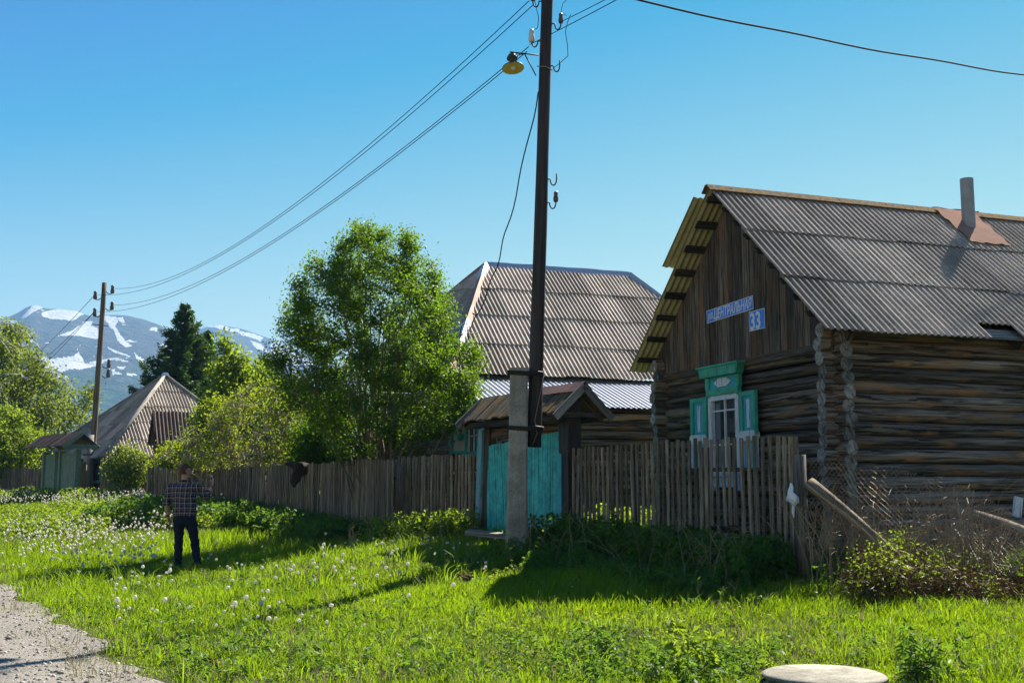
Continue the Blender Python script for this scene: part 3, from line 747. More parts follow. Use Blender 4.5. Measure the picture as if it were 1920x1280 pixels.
# ================================================================ HOUSE 2 (hipped roof behind the gate)
def house2():
    FL=pix(845,700,25.76); z0=.9
    H=empty('hip_roof_house',(FL.x,FL.y,z0),HROT,'log house with a big hipped corrugated roof behind the turquoise gate','house')
    ez=FL.z-z0; Lx=8.7; b=4.0; a=2.2; rz=pix(912,497,30.3).z-z0
    bz=ez+1.2; by=9.0
    P=lambda x,y,z: Vector((x,y,z))
    A=P(0,0,ez); B=P(Lx,0,ez); Cc=P(Lx,by,bz); D=P(0,by,bz); R0=P(a,b,rz); R1=P(Lx-a,b,rz)
    # front slope
    sl=math.hypot(b,rz-ez); V=(P(0,-b,ez-rz)).normalized()
    m=MB(); corrug(m,P(0,b,rz),(1,0,0),V,Lx,sl,4,s0=lambda x: 0 if a<=x<=Lx-a else (sl*(1-x/a) if x<a else sl*(1-(Lx-x)/a)),ragged=.03,seg=8)
    m.build('front_roof_slope','slate_sheet_worn',H)
    # street hip (faces -x): U along +y from A to D
    U=(D-A).normalized(); ln=(D-A).length; tt=(R0-A).dot(U); foot=A+U*tt; Vh=(foot-R0); sh=Vh.length; Vh.normalize()
    m=MB(); corrug(m,A-Vh*sh,U,Vh,ln,sh,4,s0=lambda x: sh*(1-x/tt) if x<tt else sh*((x-tt)/(ln-tt)),ragged=.02,seg=4); m.build('street_hip','slate_sheet',H)
    U=(Cc-B).normalized(); ln2=(Cc-B).length; tt2=(R1-B).dot(U); f2=B+U*tt2; Vh2=(f2-R1); sh2=Vh2.length; Vh2.normalize()
    m=MB(); corrug(m,B-Vh2*sh2,U,Vh2,ln2,sh2,4,s0=lambda x: sh2*(1-x/tt2) if x<tt2 else sh2*((x-tt2)/(ln2-tt2)),seg=4); m.build('yard_hip','slate_sheet',H)
    m=MB(); m.poly([R0,R1,Cc,D]); m.poly([R0-P(0,0,.02),D-P(0,0,.02),Cc-P(0,0,.02),R1-P(0,0,.02)]); m.build('rear_roof_slope','slate_sheet',H)
    def cap(p,q,wd,mat,name,segs=1,mats=None):
        p=Vector(p);q=Vector(q); d=(q-p).normalized(); side=d.cross(P(0,0,1)).normalized(); up=side.cross(d)
        m=MB(); n=16
        for i in range(n+1):
            c=p+(q-p)*(i/n)
            for k,(s_,h_) in enumerate(((-1,-.16),(0,.07),(1,-.16))):
                m.v.append(c+side*(s_*wd)+up*(h_+.012*random.uniform(-1,1)))
        for i in range(n):
            for k in range(2):
                j=i*3+k; mi=0
                if mats: mi=mats[min(len(mats)-1,int(i/n*len(mats)))]
                m.face([j,j+1,j+4,j+3],[(0,0)]*4,random.random(),mi)
        return m.build(name,mat,H)
    up=P(0,0,.03)
    cap(R0+up,A+up,.2,['tin_pale','tin_rust'],'hip_cap',mats=[0,1,1,1,1,0,0,1,1])
    cap(R1+up,B+up,.15,['tin_pale'],'hip_cap'); cap(R0+up,R1+up,.13,['tin_pale'],'ridge_cap'); cap(R0+up,D+up,.1,['tin_rust'],'hip_cap')
    # walls (inset)
    for nm,p_,d_,l_,t_ in (('side_wall',(.35,.45,-.2),(1,0,0),Lx-.7,ez-.05),('rear_wall',(.35,by-.4,-.2),(1,0,0),Lx-.7,bz),('street_wall',(.38,.4,-.1),(0,1,0),by-.8,ez-.1),('yard_wall',(Lx-.38,.4,-.1),(0,1,0),by-.8,ez-.1)):
        m=MB(); logs(m,(p_[0],p_[1],0),d_,l_,p_[2],t_,.11,.2,.2); m.build(nm,['log_wood_side','log_end_wood'],H)
    # annex with light metal lean-to roof
    def loc(p): return Vector(((p-Vector((FL.x,FL.y,z0))).dot(RV),(p-Vector((FL.x,FL.y,z0))).dot(GV),p.z-z0))
    e0=loc(pix(903,748,23.75)); e1=loc(pix(1222,771,25.0)); 
    dy=e0.y; ln=e1.x-e0.x+1.8; e0.z=(e0.z*.4+e1.z*.6); slp=abs(dy)+.38; rise=(ez-.10-e0.z)*slp/abs(dy)
    Vm=P(0,-slp,-rise).normalized(); lenm=math.hypot(slp,rise)
    m=MB(); corrug(m,P(e0.x,e0.y+slp,e0.z+rise),(1,0,0),Vm,ln,lenm,1,pitch=.13,amp=.016,lift=.0,ragged=.01,seg=6); m.build('annex_roof','metal_sheet',H)
    m=MB(); logs(m,(e0.x+.3,dy+.32,0),(1,0,0),ln-.5,-.3,e0.z-.12,.10,.15,.15,wob=.03); m.build('annex_wall',['log_wood_side','log_end_wood'],H)
    m=MB(); logs(m,(e0.x+.32,dy+.3,0),(0,1,0),abs(dy)+.4,-.2,e0.z-.1,.10,.1,.1); m.build('annex_street_wall',['log_wood','log_end_wood'],H)
    # teal window with shutter on the annex street wall, facing the street
    MW=axisM(Vector((0,-1,0)),Vector((1,0,0)),Vector((0,0,1))).to_4x4(); MW.translation=Vector((e0.x+.19,dy+1.05,0))
    def bx(mb,cx,cz,w_,h_,d0,d1,r=.5): mb.box(MW@Vector((cx,-(d0+d1)/2,cz)),(w_,abs(d1-d0),h_),MW.to_3x3(),r)
    zb=2.27-z0; zt=3.0-z0
    m=MB(); 
    for sx in (-1,1): bx(m,sx*.42,(zb+zt)/2,.1,zt-zb,0,.07)
    bx(m,0,zb-.04,1.1,.1,0,.12); bx(m,0,zt+.05,1.1,.12,0,.09); bx(m,0,zt+.3,1.2,.14,0,.2); bx(m,0,zt+.17,.9,.14,0,.05)
    wf=m.build('window_frame','teal_paint',H)
    m=MB(); bx(m,0,(zb+zt)/2,.76,.03,-.01,.02); bx(m,0,(zb+zt)/2,.03,zt-zb,-.01,.02)
    for sx in (-1,1): bx(m,sx*.36,(zb+zt)/2,.05,zt-zb,-.01,.03)
    m.build('sash','white_paint',wf)
    m=MB(); bx(m,0,(zb+zt)/2,.72,zt-zb-.02,-.03,-.015); m.build('pane','window_glass',wf)
    for cx in (-.82,.80):
        T=MW@Matrix.Translation((cx,0,0))@Matrix.Rotation(R(38 if cx<0 else -10),4,'Z')
        f=MB(); 
        for sx in (-1,1): f.box(T@Vector((sx*.24,-.06,(zb+zt)/2)),(.06,.05,zt-zb),T.to_3x3(),.5)
        for zz in (zb+.03,zt-.03): f.box(T@Vector((0,-.06,zz)),(.42,.048,.06),T.to_3x3(),.5)
        f.lathe([(0,.0),(.085,.0),(.085,.02),(0,.02)],T@Vector((0,-.075,(zb+zt)/2)),14,T.to_3x3()@Matrix.Rotation(R(90),3,'X'))
        so=f.build('shutter','teal_paint',H)
        g=MB(); g.box(T@Vector((0,-.05,(zb+zt)/2)),(.44,.03,zt-zb-.06),T.to_3x3(),.7); g.build('shutter_panel','white_paint',so)
    # service bracket on the hip
    pb=loc(pix(862,628,25.6)); 
    m=MB(); m.tube([pb,pb+P(0,0,-.9)],.015,6); m.tube([pb+P(-.25,.0,-.05),pb+P(.45,0,.08)],.012,6)
    m.tube([pb+P(0,0,0),pb+P(.05,0,.22),pb+P(.16,0,.28),pb+P(.2,0,.1),pb+P(.2,0,-.1)],.014,6)
    m.build('wire_bracket','iron',H)
house2()
# ================================================================ roofed yard gate
def gate():
    fl=pix(905,930,20.4); fr=pix(1062,930,18.05)
    G=(fl-fr); G.z=0; gl=G.length; G.normalize(); Rr=Vector((G.y,-G.x,0))
    z0=.62
    E=empty('yard_gate',(fr.x,fr.y,z0),math.atan2(Rr.y,Rr.x),'turquoise double yard gate under its own mossy plank roof','gate')
    # local: x away from street, y along gate to the far end
    apex=pix(1083,722,17.9); ra=apex.z-z0
    g0=-.35; g1_=gl+.15; hw=.47; dr=.43
    top0=Vector((.1,g0,ra))
    m=MB()   # street slope planks
    y=g0
    while y<g1_:
        w_=random.uniform(.13,.19); l_=math.hypot(hw,dr)*random.uniform(.98,1.08); d=Vector((-hw,0,-dr)).normalized(); nn=Vector((-d.z*-1,0,0)); nn=Vector((dr,0,-hw)).normalized()*-1
        X=axisM(d,Vector((0,1,0)),d.cross(Vector((0,1,0))))
        m.box(Vector((.1,y+w_/2,ra+random.uniform(-.01,.012)))+d*l_/2,(l_,w_-.012,.03),X,None,0,0); y+=w_
    m.build('street_roof_planks','moss_plank',E)
    m=MB(); y=g0
    while y<g1_:
        w_=random.uniform(.13,.19); l_=math.hypot(hw,dr)*1.02; d=Vector((hw,0,-dr)).normalized(); X=axisM(d,Vector((0,1,0)),d.cross(Vector((0,1,0))))
        m.box(Vector((.1,y+w_/2,ra+random.uniform(-.01,.01)))+d*l_/2,(l_,w_-.012,.03),X,None,0,0); y+=w_
    m.build('yard_roof_planks','moss_plank',E)
    for sx in (-1,1):
        d=Vector((sx*hw,0,-dr)).normalized(); X=axisM(d,Vector((0,1,0)),d.cross(Vector((0,1,0))))
        for yy in (g0-.02,g1_+.02): m=MB(); m.box(Vector((.1,yy,ra-.03))+d*.36,(.74,.035,.12),X,None,0,0); m.build('bargeboard','grey_plank',E)
    m=MB(); n=14
    for i in range(n+1):
        yy=g0-.06+(1.9)*i/n
        for s_,h_ in ((-.17,-.11),(0,.045),(.13,-.08)): m.v.append(Vector((.1+s_,yy,ra+h_+.012*random.random())))
    for i in range(n):
        for k in range(2): j=i*3+k; m.face([j,j+3,j+4,j+1],[(0,0)]*4)
    m.build('ridge_sheet','tin_rust',E)
    m=MB()
    for yy in (g0+.1,g1_-.15): m.box((.1,yy,ra-.47),(1.0,.09,.09))
    for xx in (-.28,.1,.48): m.box((xx,(g0+g1_)/2,ra-.52 if xx!=.1 else ra-.08),(.09,gl+.35,.10))
    m.build('roof_beam','lath_wood',E)
    m=MB(); m.box((.05,gl/2,1.83),(.035,gl-.1,.16),None,.3); m.box((.05,gl/2,1.99),(.035,gl-.1,.15),None,.6); m.box((.05,gl/2,2.13),(.035,gl-.1,.12),None,.1); m.build('lintel_board','log_wood',E)
    m=MB(); m.box((.06,-.02,1.0),(.2,.2,2.4),None,.3,0,2); m.build('gate_post','tar_wood',E)
    m=MB(); m.box((.06,-.02,1.85),(.24,.28,.85),None,.5,0,2); m.build('post_block','tar_wood',E)
    # left post, leaning
    Mx=Matrix.Rotation(R(3.5),3,'X')
    m=MB(); m.box(Mx@Vector((.06,0,1.0))+Vector((0,gl-.05,0)),(.16,.16,2.3),Mx,None,0,2); m.build('gate_post','lath_wood',E)
    m=MB(); m.box(Mx@Vector((-.03,0,.95))+Vector((0,gl+.12,0)),(.05,.15,1.95),Mx,None,0,2); m.build('edge_board','teal_edge',E)
    # doors: vertical boards
    def door(y0,y1,ztop0,ztop1,zbot,shear):
        m=MB(); n=max(3,int(round(abs(y1-y0)/.115)))
        for i in range(n):
            a=y0+(y1-y0)*i/n; b_=y0+(y1-y0)*(i+1)/n; t=(i+.5)/n; h=ztop0+(ztop1-ztop0)*t+random.uniform(-.012,.012); dx=random.uniform(0,.01)
            Ms=Matrix(((1,0,0),(0,1,shear),(0,0,1)))
            m.box((dx,(a+b_)/2+shear*(h+zbot)/2,(h+zbot)/2),(.03,abs(b_-a)-.006,h-zbot),Ms,None,0,2)
        return m
    d1=door(.10,gl*.47,1.78,1.72,.06,.0).build('right_leaf','teal_paint',E)
    d2=door(gl*.50,gl-.20,1.68,1.62,.08,.07).build('left_leaf','teal_paint',E)
    m=MB(); m.box((-.045,.11,.75),(.02,.09,1.45),None,.4,0,2); m.build('cover_strip','turq_paint',E)
    for zz in (.45,1.4):
        for yy in (gl*.28,gl*.75): m=MB(); m.box((.045,yy,zz),(.04,gl*.36,.10)); m.build('cross_rail','lath_wood',E)
    m=MB(); m.box((-.02,gl*.5,-.02),(.12,gl,.14),None,.6); m.build('threshold','grey_plank',E)
    p=pix(925,1010,18.6); m=MB(); m.box((0,0,0),(.9,.24,.07)); m.box((.5,.28,.10),(.7,.2,.08))
    o=m.build('step_board','grey_plank'); o.location=(p.x+.0,p.y,g1(p.x,p.y)+.14); o.rotation_euler=(R(4),R(5),R(-16)); tag(o,'worn grey step planks lying before the turquoise gate','plank')
gate()
# ================================================================ FENCES
def fence(name,label,pts,height,pitch,wd,mat,group=None,gap_top=.02,lean=0,railz=(.35,1.15),pickz0=.05,posts=None,top=None,pointed=False,thick=.022,botjit=.05,back=1,bot=None):
    """pts: list of (x,y) along the fence; top: list of top z at the points"""
    P=[Vector((a,b,0)) for a,b in pts]; L=[0]
    for i in range(1,len(P)): L.append(L[-1]+(P[i]-P[i-1]).length)
    E=empty(name,(P[0].x,P[0].y,g1(P[0].x,P[0].y)),0,label,'fence',group); O=E.location.copy()
    def at(s):
        for i in range(1,len(P)):
            if s<=L[i] or i==len(P)-1:
                t=(s-L[i-1])/(L[i]-L[i-1]); d=(P[i]-P[i-1]).normalized(); p=P[i-1].lerp(P[i],t)
                z=(top[i-1]*(1-t)+top[i]*t) if top else None; zb=(bot[i-1]*(1-t)+bot[i]*t) if bot else None
                return p,d,z,zb
    m=MB(); s=0.0
    while s<L[-1]:
        p,d,zt,zb=at(s); n=Vector((d.y,-d.x,0)); gr=g1(p.x,p.y)
        zt = zt if zt else gr+height
        zt += random.uniform(-gap_top,gap_top); z0=(zb if zb is not None else gr+pickz0)+random.uniform(-botjit,botjit)
        w_=wd*random.uniform(.82,1.15); th=thick*random.uniform(.8,1.2)
        lean_=lean+random.gauss(0,.012); fw=random.gauss(0,.008)
        X=axisM(d,-n,Vector((0,0,1)))@Matrix.Rotation(lean_,3,'Y')@Matrix.Rotation(fw,3,'X')
        c=Vector((p.x,p.y,(zt+z0)/2))-O-n*0
        m.box(c,(w_,th,zt-z0),X,None,0,2)
        if pointed:
            b=len(m.v); hh=(zt-z0)/2
            q=[Vector((-w_/2,-th/2,hh)),Vector((w_/2,-th/2,hh)),Vector((w_/2,th/2,hh)),Vector((-w_/2,th/2,hh)),Vector((0,-th/2,hh+.07)),Vector((0,th/2,hh+.07))]
            m.v+=[c+X@v for v in q]; uv=[(0,0)]*4
            m.face([b,b+1,b+4],uv[:3],.5); m.face([b+2,b+3,b+5],uv[:3],.5); m.face([b+1,b+2,b+5,b+4],uv,.5); m.face([b+3,b,b+4,b+5],uv,.5)
        s+=pitch*random.uniform(.86,1.14)
    m.build('picket_panel',mat,E)
    for rz in railz:
        m=MB(); pr=None; k=max(2,int(L[-1]/1.5)+1)
        pth=[]
        for i in range(k+1):
            p,d,zt,zb=at(L[-1]*i/k); n=Vector((d.y,-d.x,0)); zt=zt if zt else g1(p.x,p.y)+height
            pth.append(Vector((p.x,p.y,zt-height+rz))-O+n*(.045*back))
        m.tube(pth,.03,6,True,None,0,.1); m.build('rail','post_wood',E)
    for s in (posts or []):
        p,d,zt,zb=at(s*L[-1]); n=Vector((d.y,-d.x,0)); gr=g1(p.x,p.y); m=MB()
        zt=zt if zt else gr+height
        q=Vector((p.x,p.y,0))-Vector((O.x,O.y,0))+n*.13*back
        m.tube([q+Vector((0,0,gr-.3-O.z)),q+Vector((0,0,zt-.1-O.z))],.06,8,True,None,0,.06); m.build('post','post_wood',E)
    return E
def XY(px,Y): p=pix(px,915,Y); return (p.x,p.y)
TZ=lambda px,py,Y: pix(px,py,Y).z
# right of the gate: from the end post back to the gate
fence('picket_fence','weathered picket fence in front of the log house, right of the turquoise gate',
  [XY(1497,13.5),XY(1380,14.45),XY(1230,16.0),XY(1062,18.05)],1.7,.122,.056,'fence_wood',lean=.0,railz=(.45,1.3),posts=(.36,.68,.98),
  top=[TZ(1497,817,13.5),TZ(1380,820,14.45),TZ(1230,828,16.0),TZ(1062,842,18.05)],bot=[TZ(1497,1084,13.5),TZ(1380,990,14.45),TZ(1230,985,16),TZ(1062,985,18.05)],botjit=.05,gap_top=.02)
fence('picket_fence','short picket fence panel between the turquoise gate and the gap by the round bushy tree',
  [XY(908,20.5),XY(830,21.3),XY(745,22.4)],1.5,.098,.052,'fence_wood',lean=-.01,railz=(.4,1.15),posts=(.5,),
  top=[TZ(908,850,20.5),TZ(830,853,21.3),TZ(745,857,22.4)])
fence('picket_fence','dense picket fence section standing just left of the gap and reaching lowest into the grass',
  [XY(736,21.9),XY(690,23.3),XY(600,25.8)],1.5,.084,.056,'fence_wood',railz=(.4,1.15),posts=(0.02,.97),
  top=[TZ(736,862,21.9),TZ(690,861,23.3),TZ(600,868,25.8)],bot=[TZ(736,1000,21.9),TZ(690,985,23.3),TZ(600,970,25.8)])
fence('picket_fence','picket fence section with the dark rag hanging over it',
  [XY(597,26.0),XY(498,28.6)],1.4,.10,.058,'fence_wood',lean=-.02,railz=(.4,1.1),posts=(.5,),
  top=[TZ(597,868,26.0),TZ(498,873,28.6)])
fence('picket_fence','picket fence behind the man in the plaid shirt under the twiggy shrub',
  [XY(495,29),XY(390,31),XY(274,32.3)],1.3,.095,.068,'fence_wood_far',lean=.0,railz=(.35,1.1),posts=(.2,.5,.8),
  top=[TZ(495,872,29),TZ(390,882,31),TZ(274,874,32.3)],botjit=.08)
fence('board_fence','greenish board fence with pointed tops behind the far utility pole',
  [XY(272,44),XY(190,46)],1.5,.24,.17,'fence_wood_far',railz=(.4,1.1),posts=(.1,.6),pointed=True,gap_top=.06,
  top=[TZ(272,868,44),TZ(190,862,46)])
fence('picket_fence','grey picket fence joining the old green gate in the distance',
  [XY(157,47.5),XY(122,48.2)],1.2,.15,.12,'fence_wood_far',railz=(.4,1.0),posts=(.1,),top=[TZ(157,866,47.5),TZ(122,869,48.2)])
fence('picket_fence','farthest picket fence under the birch at the left edge',
  [XY(92,49),XY(-40,53)],1.2,.14,.11,'fence_wood_far',railz=(.4,.95),posts=(.05,.3,.6),gap_top=.05,top=[TZ(92,876,49),TZ(-40,878,53)])
# ================================================================ FAR HOUSE
def house3():
    g3=Vector((-.6,.8,0)); r3=Vector((.8,.6,0)); FLp=pix(198,857,48); z0=1.1; ang=math.atan2(.6,.8)
    H=empty('pyramid_roof_house',(FLp.x,FLp.y,z0),ang,'distant house with a steep corrugated pyramid roof in front of the dark spruce','house')
    ez=FLp.z-z0; Lx=7.7; by=12; ap=Vector((3.85,4,TZ(305,705,53.5)-z0))
    B=[Vector((0,0,ez)),Vector((Lx,0,ez)),Vector((Lx,by,ez)),Vector((0,by,ez))]
    names=['front_roof_slope','yard_roof_slope','rear_roof_slope','street_roof_slope']
    for i in range(4):
        a,b=B[i],B[(i+1)%4]; U=(b-a).normalized(); ln=(b-a).length; t=(ap-a).dot(U); ft=a+U*t; V=ft-ap; sl=V.length; V.normalize()
        m=MB(); corrug(m,a-V*sl,U,V,ln,sl,5,s0=lambda x: sl*(1-x/t) if x<t else sl*((x-t)/(ln-t)),pitch=.15,amp=.03,seg=5,ragged=.04); m.build(names[i],'slate_sheet_worn' if i==0 else 'slate_sheet',H)
    for i in (0,1,3):
        m=MB(); d=(B[i]-ap); m.tube([ap+Vector((0,0,.06)),B[i]+Vector((0,0,.08))],.09,5); m.build('hip_board','grey_plank',H)
    m=MB(); m.box(ap+Vector((0,0,.1)),(.3,.3,.14),None,.5,0,0,.6); m.build('roof_cap','tin_pale',H)
    m=MB(); logs(m,(.5,.5,0),(1,0,0),Lx-1,-.3,ez+.2,.12,.2,.2); m.build('front_wall',['log_wood','log_end_wood'],H)
    m=MB(); logs(m,(.5,.5,0),(0,1,0),by-1,-.2,ez+.2,.12,.2,.2); m.build('street_wall',['log_wood','log_end_wood'],H)
    m=MB(); logs(m,(Lx-.5,.5,0),(0,1,0),by-1,-.2,ez+.2,.12,.2,.2); m.build('yard_wall',['log_wood','log_end_wood'],H)
    m=MB(); logs(m,(.5,by-.5,0),(1,0,0),Lx-1,-.3,ez+.2,.12,.2,.2); m.build('rear_wall',['log_wood','log_end_wood'],H)
    w_=MB(); w_.box((.36,2.2,1.2),(.06,1.0,1.1),None,.5); w=w_.build('window_frame','turq_paint',H)
    w_=MB(); w_.box((.32,2.2,1.2),(.03,.8,.9),None,.5); w_.build('pane','window_glass',w)
    # small roofed porch: gable end dark towards the street, reddish roof
    p=pix(302,845,45.5); zz=1.1
    Sx=empty('small_shed','',0) if 0 else empty('small_shed',(p.x,p.y,zz),math.atan2(.42,.9),'small shed with a rusty corrugated roof in front of the pyramid roofed house','shed')
    hr=TZ(313,769,46)-zz; he=TZ(325,842,45.5)-zz+.25; wS=1.15; Ls=1.7
    d=math.hypot(wS,hr-he)
    for sg,nm,mt in ((-1,'front_roof_slope','slate_rust'),(1,'rear_roof_slope','slate_sheet')):
        m=MB(); corrug(m,(-.2,wS,hr),(1,0,0),Vector((0,sg*wS,he-hr)),Ls+.4,d*1.05,1,pitch=.15,amp=.035,seg=5,sheet=5); m.build(nm,mt,Sx)
    for sg in (-1,1):
        m=MB(); D=Vector((0,sg*wS,he-hr)).normalized(); m.box(Vector((-.22,wS,hr-.05))+D*d*.52,(.04,d*1.05,.16),axisM(Vector((1,0,0)),D,Vector((1,0,0)).cross(D)),None,0,1); m.build('bargeboard','lath_wood',Sx)
    for nm,x in (('front_gable_boards',0),('rear_gable_boards',Ls)):
        m=MB(); Mx=axisM(Vector((0,1,0)),Vector((-1,0,0)),Vector((0,0,1))).to_4x4(); Mx.translation=Vector((x,0,0)); planks_tri(m,Mx,.1,2*wS-.1,-.2,lambda y: he+(hr-he)*(1-abs(y-wS)/wS)-.1,.2); m.build(nm,'gable_board',Sx)
    m=MB(); m.box((Ls/2,.14,he/2-.1),(Ls-.1,.05,he+.2),None,.4,0,2); m.build('front_wall','gable_board',Sx)
    m=MB(); m.box((Ls/2,2*wS-.14,he/2-.1),(Ls-.1,.05,he+.2),None,.4,0,2); m.build('rear_wall','gable_board',Sx)
    # old green gate with a low dark roof
    p=pix(138,905,45.5); q=pix(84,905,48); G=(q-p); G.z=0; gl=G.length; G.normalize(); Rr=Vector((G.y,-G.x,0)); zz=g1(p.x,p.y)
    E=empty('green_gate',(p.x,p.y,zz),math.atan2(Rr.y,Rr.x),'old pale green gate with a low dark roof beside the far utility pole','gate')
    ra=TZ(140,812,46)-zz; hw=.72; dr=.55
    for sg,nm in ((-1,'street_roof_slope'),(1,'yard_roof_slope')):
        d=Vector((sg*hw,0,-dr)); m=MB()
        corrug(m,(0,gl+.5 if sg<0 else -.5,ra),(0,-1 if sg<0 else 1,0),d,gl+1.2,d.length*1.05,1,pitch=.15,amp=.03,seg=5,sheet=5); m.build(nm,'slate_rust',E)
    for sg in (-1,1):
        d=Vector((sg*hw,0,-dr)).normalized(); m=MB(); m.box(Vector((0,-.72 if sg<0 else -.52,ra-.05))+d*.45,(.95,.05,.14),axisM(d,Vector((0,1,0)),d.cross(Vector((0,1,0)))),None,0,0); m.build('bargeboard','gate_green' if sg<0 else 'lath_wood',E)
    m=MB(); m.box((0,-.6,ra-dr+.02),(1.35,.06,.12),None,.5,0,0); 
    m.build('tie_beam','gate_green',E)
    m=MB()
    m.prism([(-.65,ra-dr-.05)]+[(-.65+i*.1,ra-dr-(.16 if i%2 else .08)) for i in range(14)]+[(.65,ra-dr-.05)],.03,axisM(Vector((1,0,0)),Vector((0,1,0)),Vector((0,0,1))).to_4x4()@Matrix.Translation((0,-.64,0)),.8); m.build('carved_trim','gate_green',E)
    for x,y in ((-.0,-.3),(0,gl*.45),(0,gl*.62),(0,gl+.1)):
        m=MB(); m.box((x,y,(ra-.7)/2),(.2,.2,ra-.7),None,None,0,2); m.build('gate_post','gate_green',E)
    for k,(a,b) in enumerate(((.0,gl*.42),(gl*.66,gl*.98))):
        m=MB(); n=7
        for i in range(n): m.box((-.02,a+(b-a)*(i+.5)/n,.95),(.03,(b-a)/n-.008,1.8),None,None,0,2)
        m.build('gate_leaf','gate_green',E)
house3()
# ================================================================ POLES
def hook(mb,p,dirx,up=.16,out=.13,side=1):
    """bent iron hook leaving the pole at p in direction dirx, ending upwards; returns the pin top"""
    p=Vector(p); d=Vector(dirx); pts=[p-d*.04,p+d*.03]
    for i in range(7):
        a=-math.pi*i/6; pts.append(p+d*(.03+out/2-out/2*math.cos(-a)) + Vector((0,0,-.10*math.sin(-a))))
    pts.append(p+d*(.03+out)+Vector((0,0,up))); mb.tube(pts,.0115,6); return pts[-1]
def insulator(mb,top,s=1.0,r=.5):
    mb.lathe([(0,-.10*s),(.035*s,-.10*s),(.045*s,-.07*s),(.045*s,-.02*s),(.034*s,.0),(.034*s,.03*s),(.04*s,.05*s),(.03*s,.075*s),(.018*s,.085*s),(0,.087*s)],top,12,None,0,r)
POLE={}
def main_pole():
    B=pix(969,1032,17.3); gz_=g1(B.x,B.y)
    E=empty('utility_pole',(B.x,B.y,gz_),0,'tall tarred utility pole strapped to a concrete stub before the turquoise gate','utility pole')
    O=E.location
    tp=pix(973,690,17.3)-O
    m=MB(); 
    bw=.175; tw=.135
    sec=[(-.4,bw),(0,bw),(.35,.165),(.9,.152),(tp.z,tw)]
    for i,(z,w_) in enumerate(sec):
        cx=tp.x*max(0,z)/tp.z
        for (a,b) in ((-1,-.8),(-.8,-1),(.8,-1),(1,-.8),(1,.8),(.8,1),(-.8,1),(-1,.8)): m.v.append(Vector((cx+a*w_,b*.12,z)))
    for i in range(4):
        for k in range(8): k2=(k+1)%8; m.face([i*8+k,i*8+k2,i*8+8+k2,i*8+8+k],[(k*.1,sec[i][0]),(k*.1+.1,sec[i][0]),(k*.1+.1,sec[i+1][0]),(k*.1,sec[i+1][0])])
    m.face([32+k for k in range(8)],[(0,0)]*8)
    m.build('concrete_stub','concrete',E)
    # wooden pole behind right of the stub
    Y=17.42; b0=pix(1001,838,Y)-O; t0=pix(1026,0,Y)-O; d=(t0-b0); t1=b0+d*1.28
    POLE['f']=lambda py: b0+d*((838-py)/838.0)+O
    n=26; pts=[b0+(t1-b0)*i/n for i in range(n+1)]
    rd=[.112-.022*i/n for i in range(n+1)]
    m=MB(); m.tube(pts,rd,14,True,.5,0,.03); m.build('wooden_pole','tar_wood',E)
    for py,(ex) in ((700,0),(803,0)):
        c=pix(972,py,17.3)-O; p2=pix(1003,py,Y)-O; m=MB()
        for k in range(3):
            z=(k-1)*.022; ring=[]
            x0=c.x-(.155 if py<750 else .165); x1=p2.x+.125
            for (x,y) in ((x0,-.125),(c.x+.12,-.13),(p2.x,-.06),(x1,.02),(x1,.14),(p2.x,.25),(c.x,.14),(x0,.13),(x0,-.125)): ring.append(Vector((x,y,c.z+z+.01*math.sin(x*30))))
            m.tube(ring,.014,6)
        m.build('wire_binding','iron',E)
    top=lambda px,py: pix(px,py,Y)-O
    # hooks + insulators : (px,py of hook root, side, insulator?)
    items=[(1004,82,-1,'porcelain',.16),(1042,48,1,'porcelain_dark',.15),(1038,130,1,None,.14),(1028,347,1,None,.12),(1027,391,1,'porcelain_dark',.10),(1000,4,-1,'porcelain_dark',.15),(1003,-40,-1,'porcelain_dark',.15)]
    for px,py,sd,ins,up in items:
        q=POLE['f'](py)-O; s=.10 if sd>0 else -.10
        m=MB(); t=hook(m,q+Vector((s,-.02,0)),(sd,0,0),up=.10 if ins else .09,out=.10); h=m.build('insulator_hook','iron',E)
        if ins:
            m=MB(); insulator(m,t,1.15 if py==82 else .9); m.build('insulator',ins,h)
        POLE[(px,py)]=t+O+Vector((0,0,.06))
    # loose wires down the pole
    m=MB(); 
    a=POLE['f'](395)-O; pts=[POLE['f'](700)-O+Vector((.125,-.09,0)),POLE['f'](745)-O+Vector((.07,-.12,0)),POLE['f'](790)-O+Vector((.0,-.125,0)),POLE['f'](815)-O+Vector((.04,-.13,0)),POLE['f'](836)-O+Vector((-.03,-.12,0))]
    m.tube(pts,.006,5); m.build('loose_wire','wire_galv',E)
    m=MB(); pts=[POLE[(1004,82)]-O,POLE['f'](60)-O+Vector((-.14,-.1,.0)),POLE['f'](40)-O+Vector((-.13,-.1,0)),POLE['f'](5)-O+Vector((-.2,-.05,0)),POLE['f'](-30)-O+Vector((-.1,-.05,0))]; m.tube(pts,.006,5); m.build('loose_wire','wire_black',E)
    m=MB(); pts=[POLE['f'](137)-O+Vector((.13,-.08,0)),top(1048,120),top(1065,105),top(1064,85),top(1060,60),top(1064,42),top(1070,28)]; m.tube(pts,.006,5); m.build('loose_wire','wire_black',E)
    m=MB(); pts=[POLE['f'](142)-O+Vector((.12,-.09,0)),POLE['f'](136)-O+Vector((0,-.125,0)),POLE['f'](134)-O+Vector((-.13,-.09,0))]; m.tube(pts,.009,5); m.build('wire_binding','wire_galv',E)
    m=MB(); pts=[top(1062,30),top(1052,22),top(1055,8),top(1062,0),top(1063,-20)]; m.tube(pts,.005,5); m.build('loose_wire','wire_black',E)
    # lamp on its bracket
    L0=top(962,126)+O
    LE=empty('street_lamp',L0,0,'old street lamp with a yellow dish shade bracketed high on the near pole','street lamp')
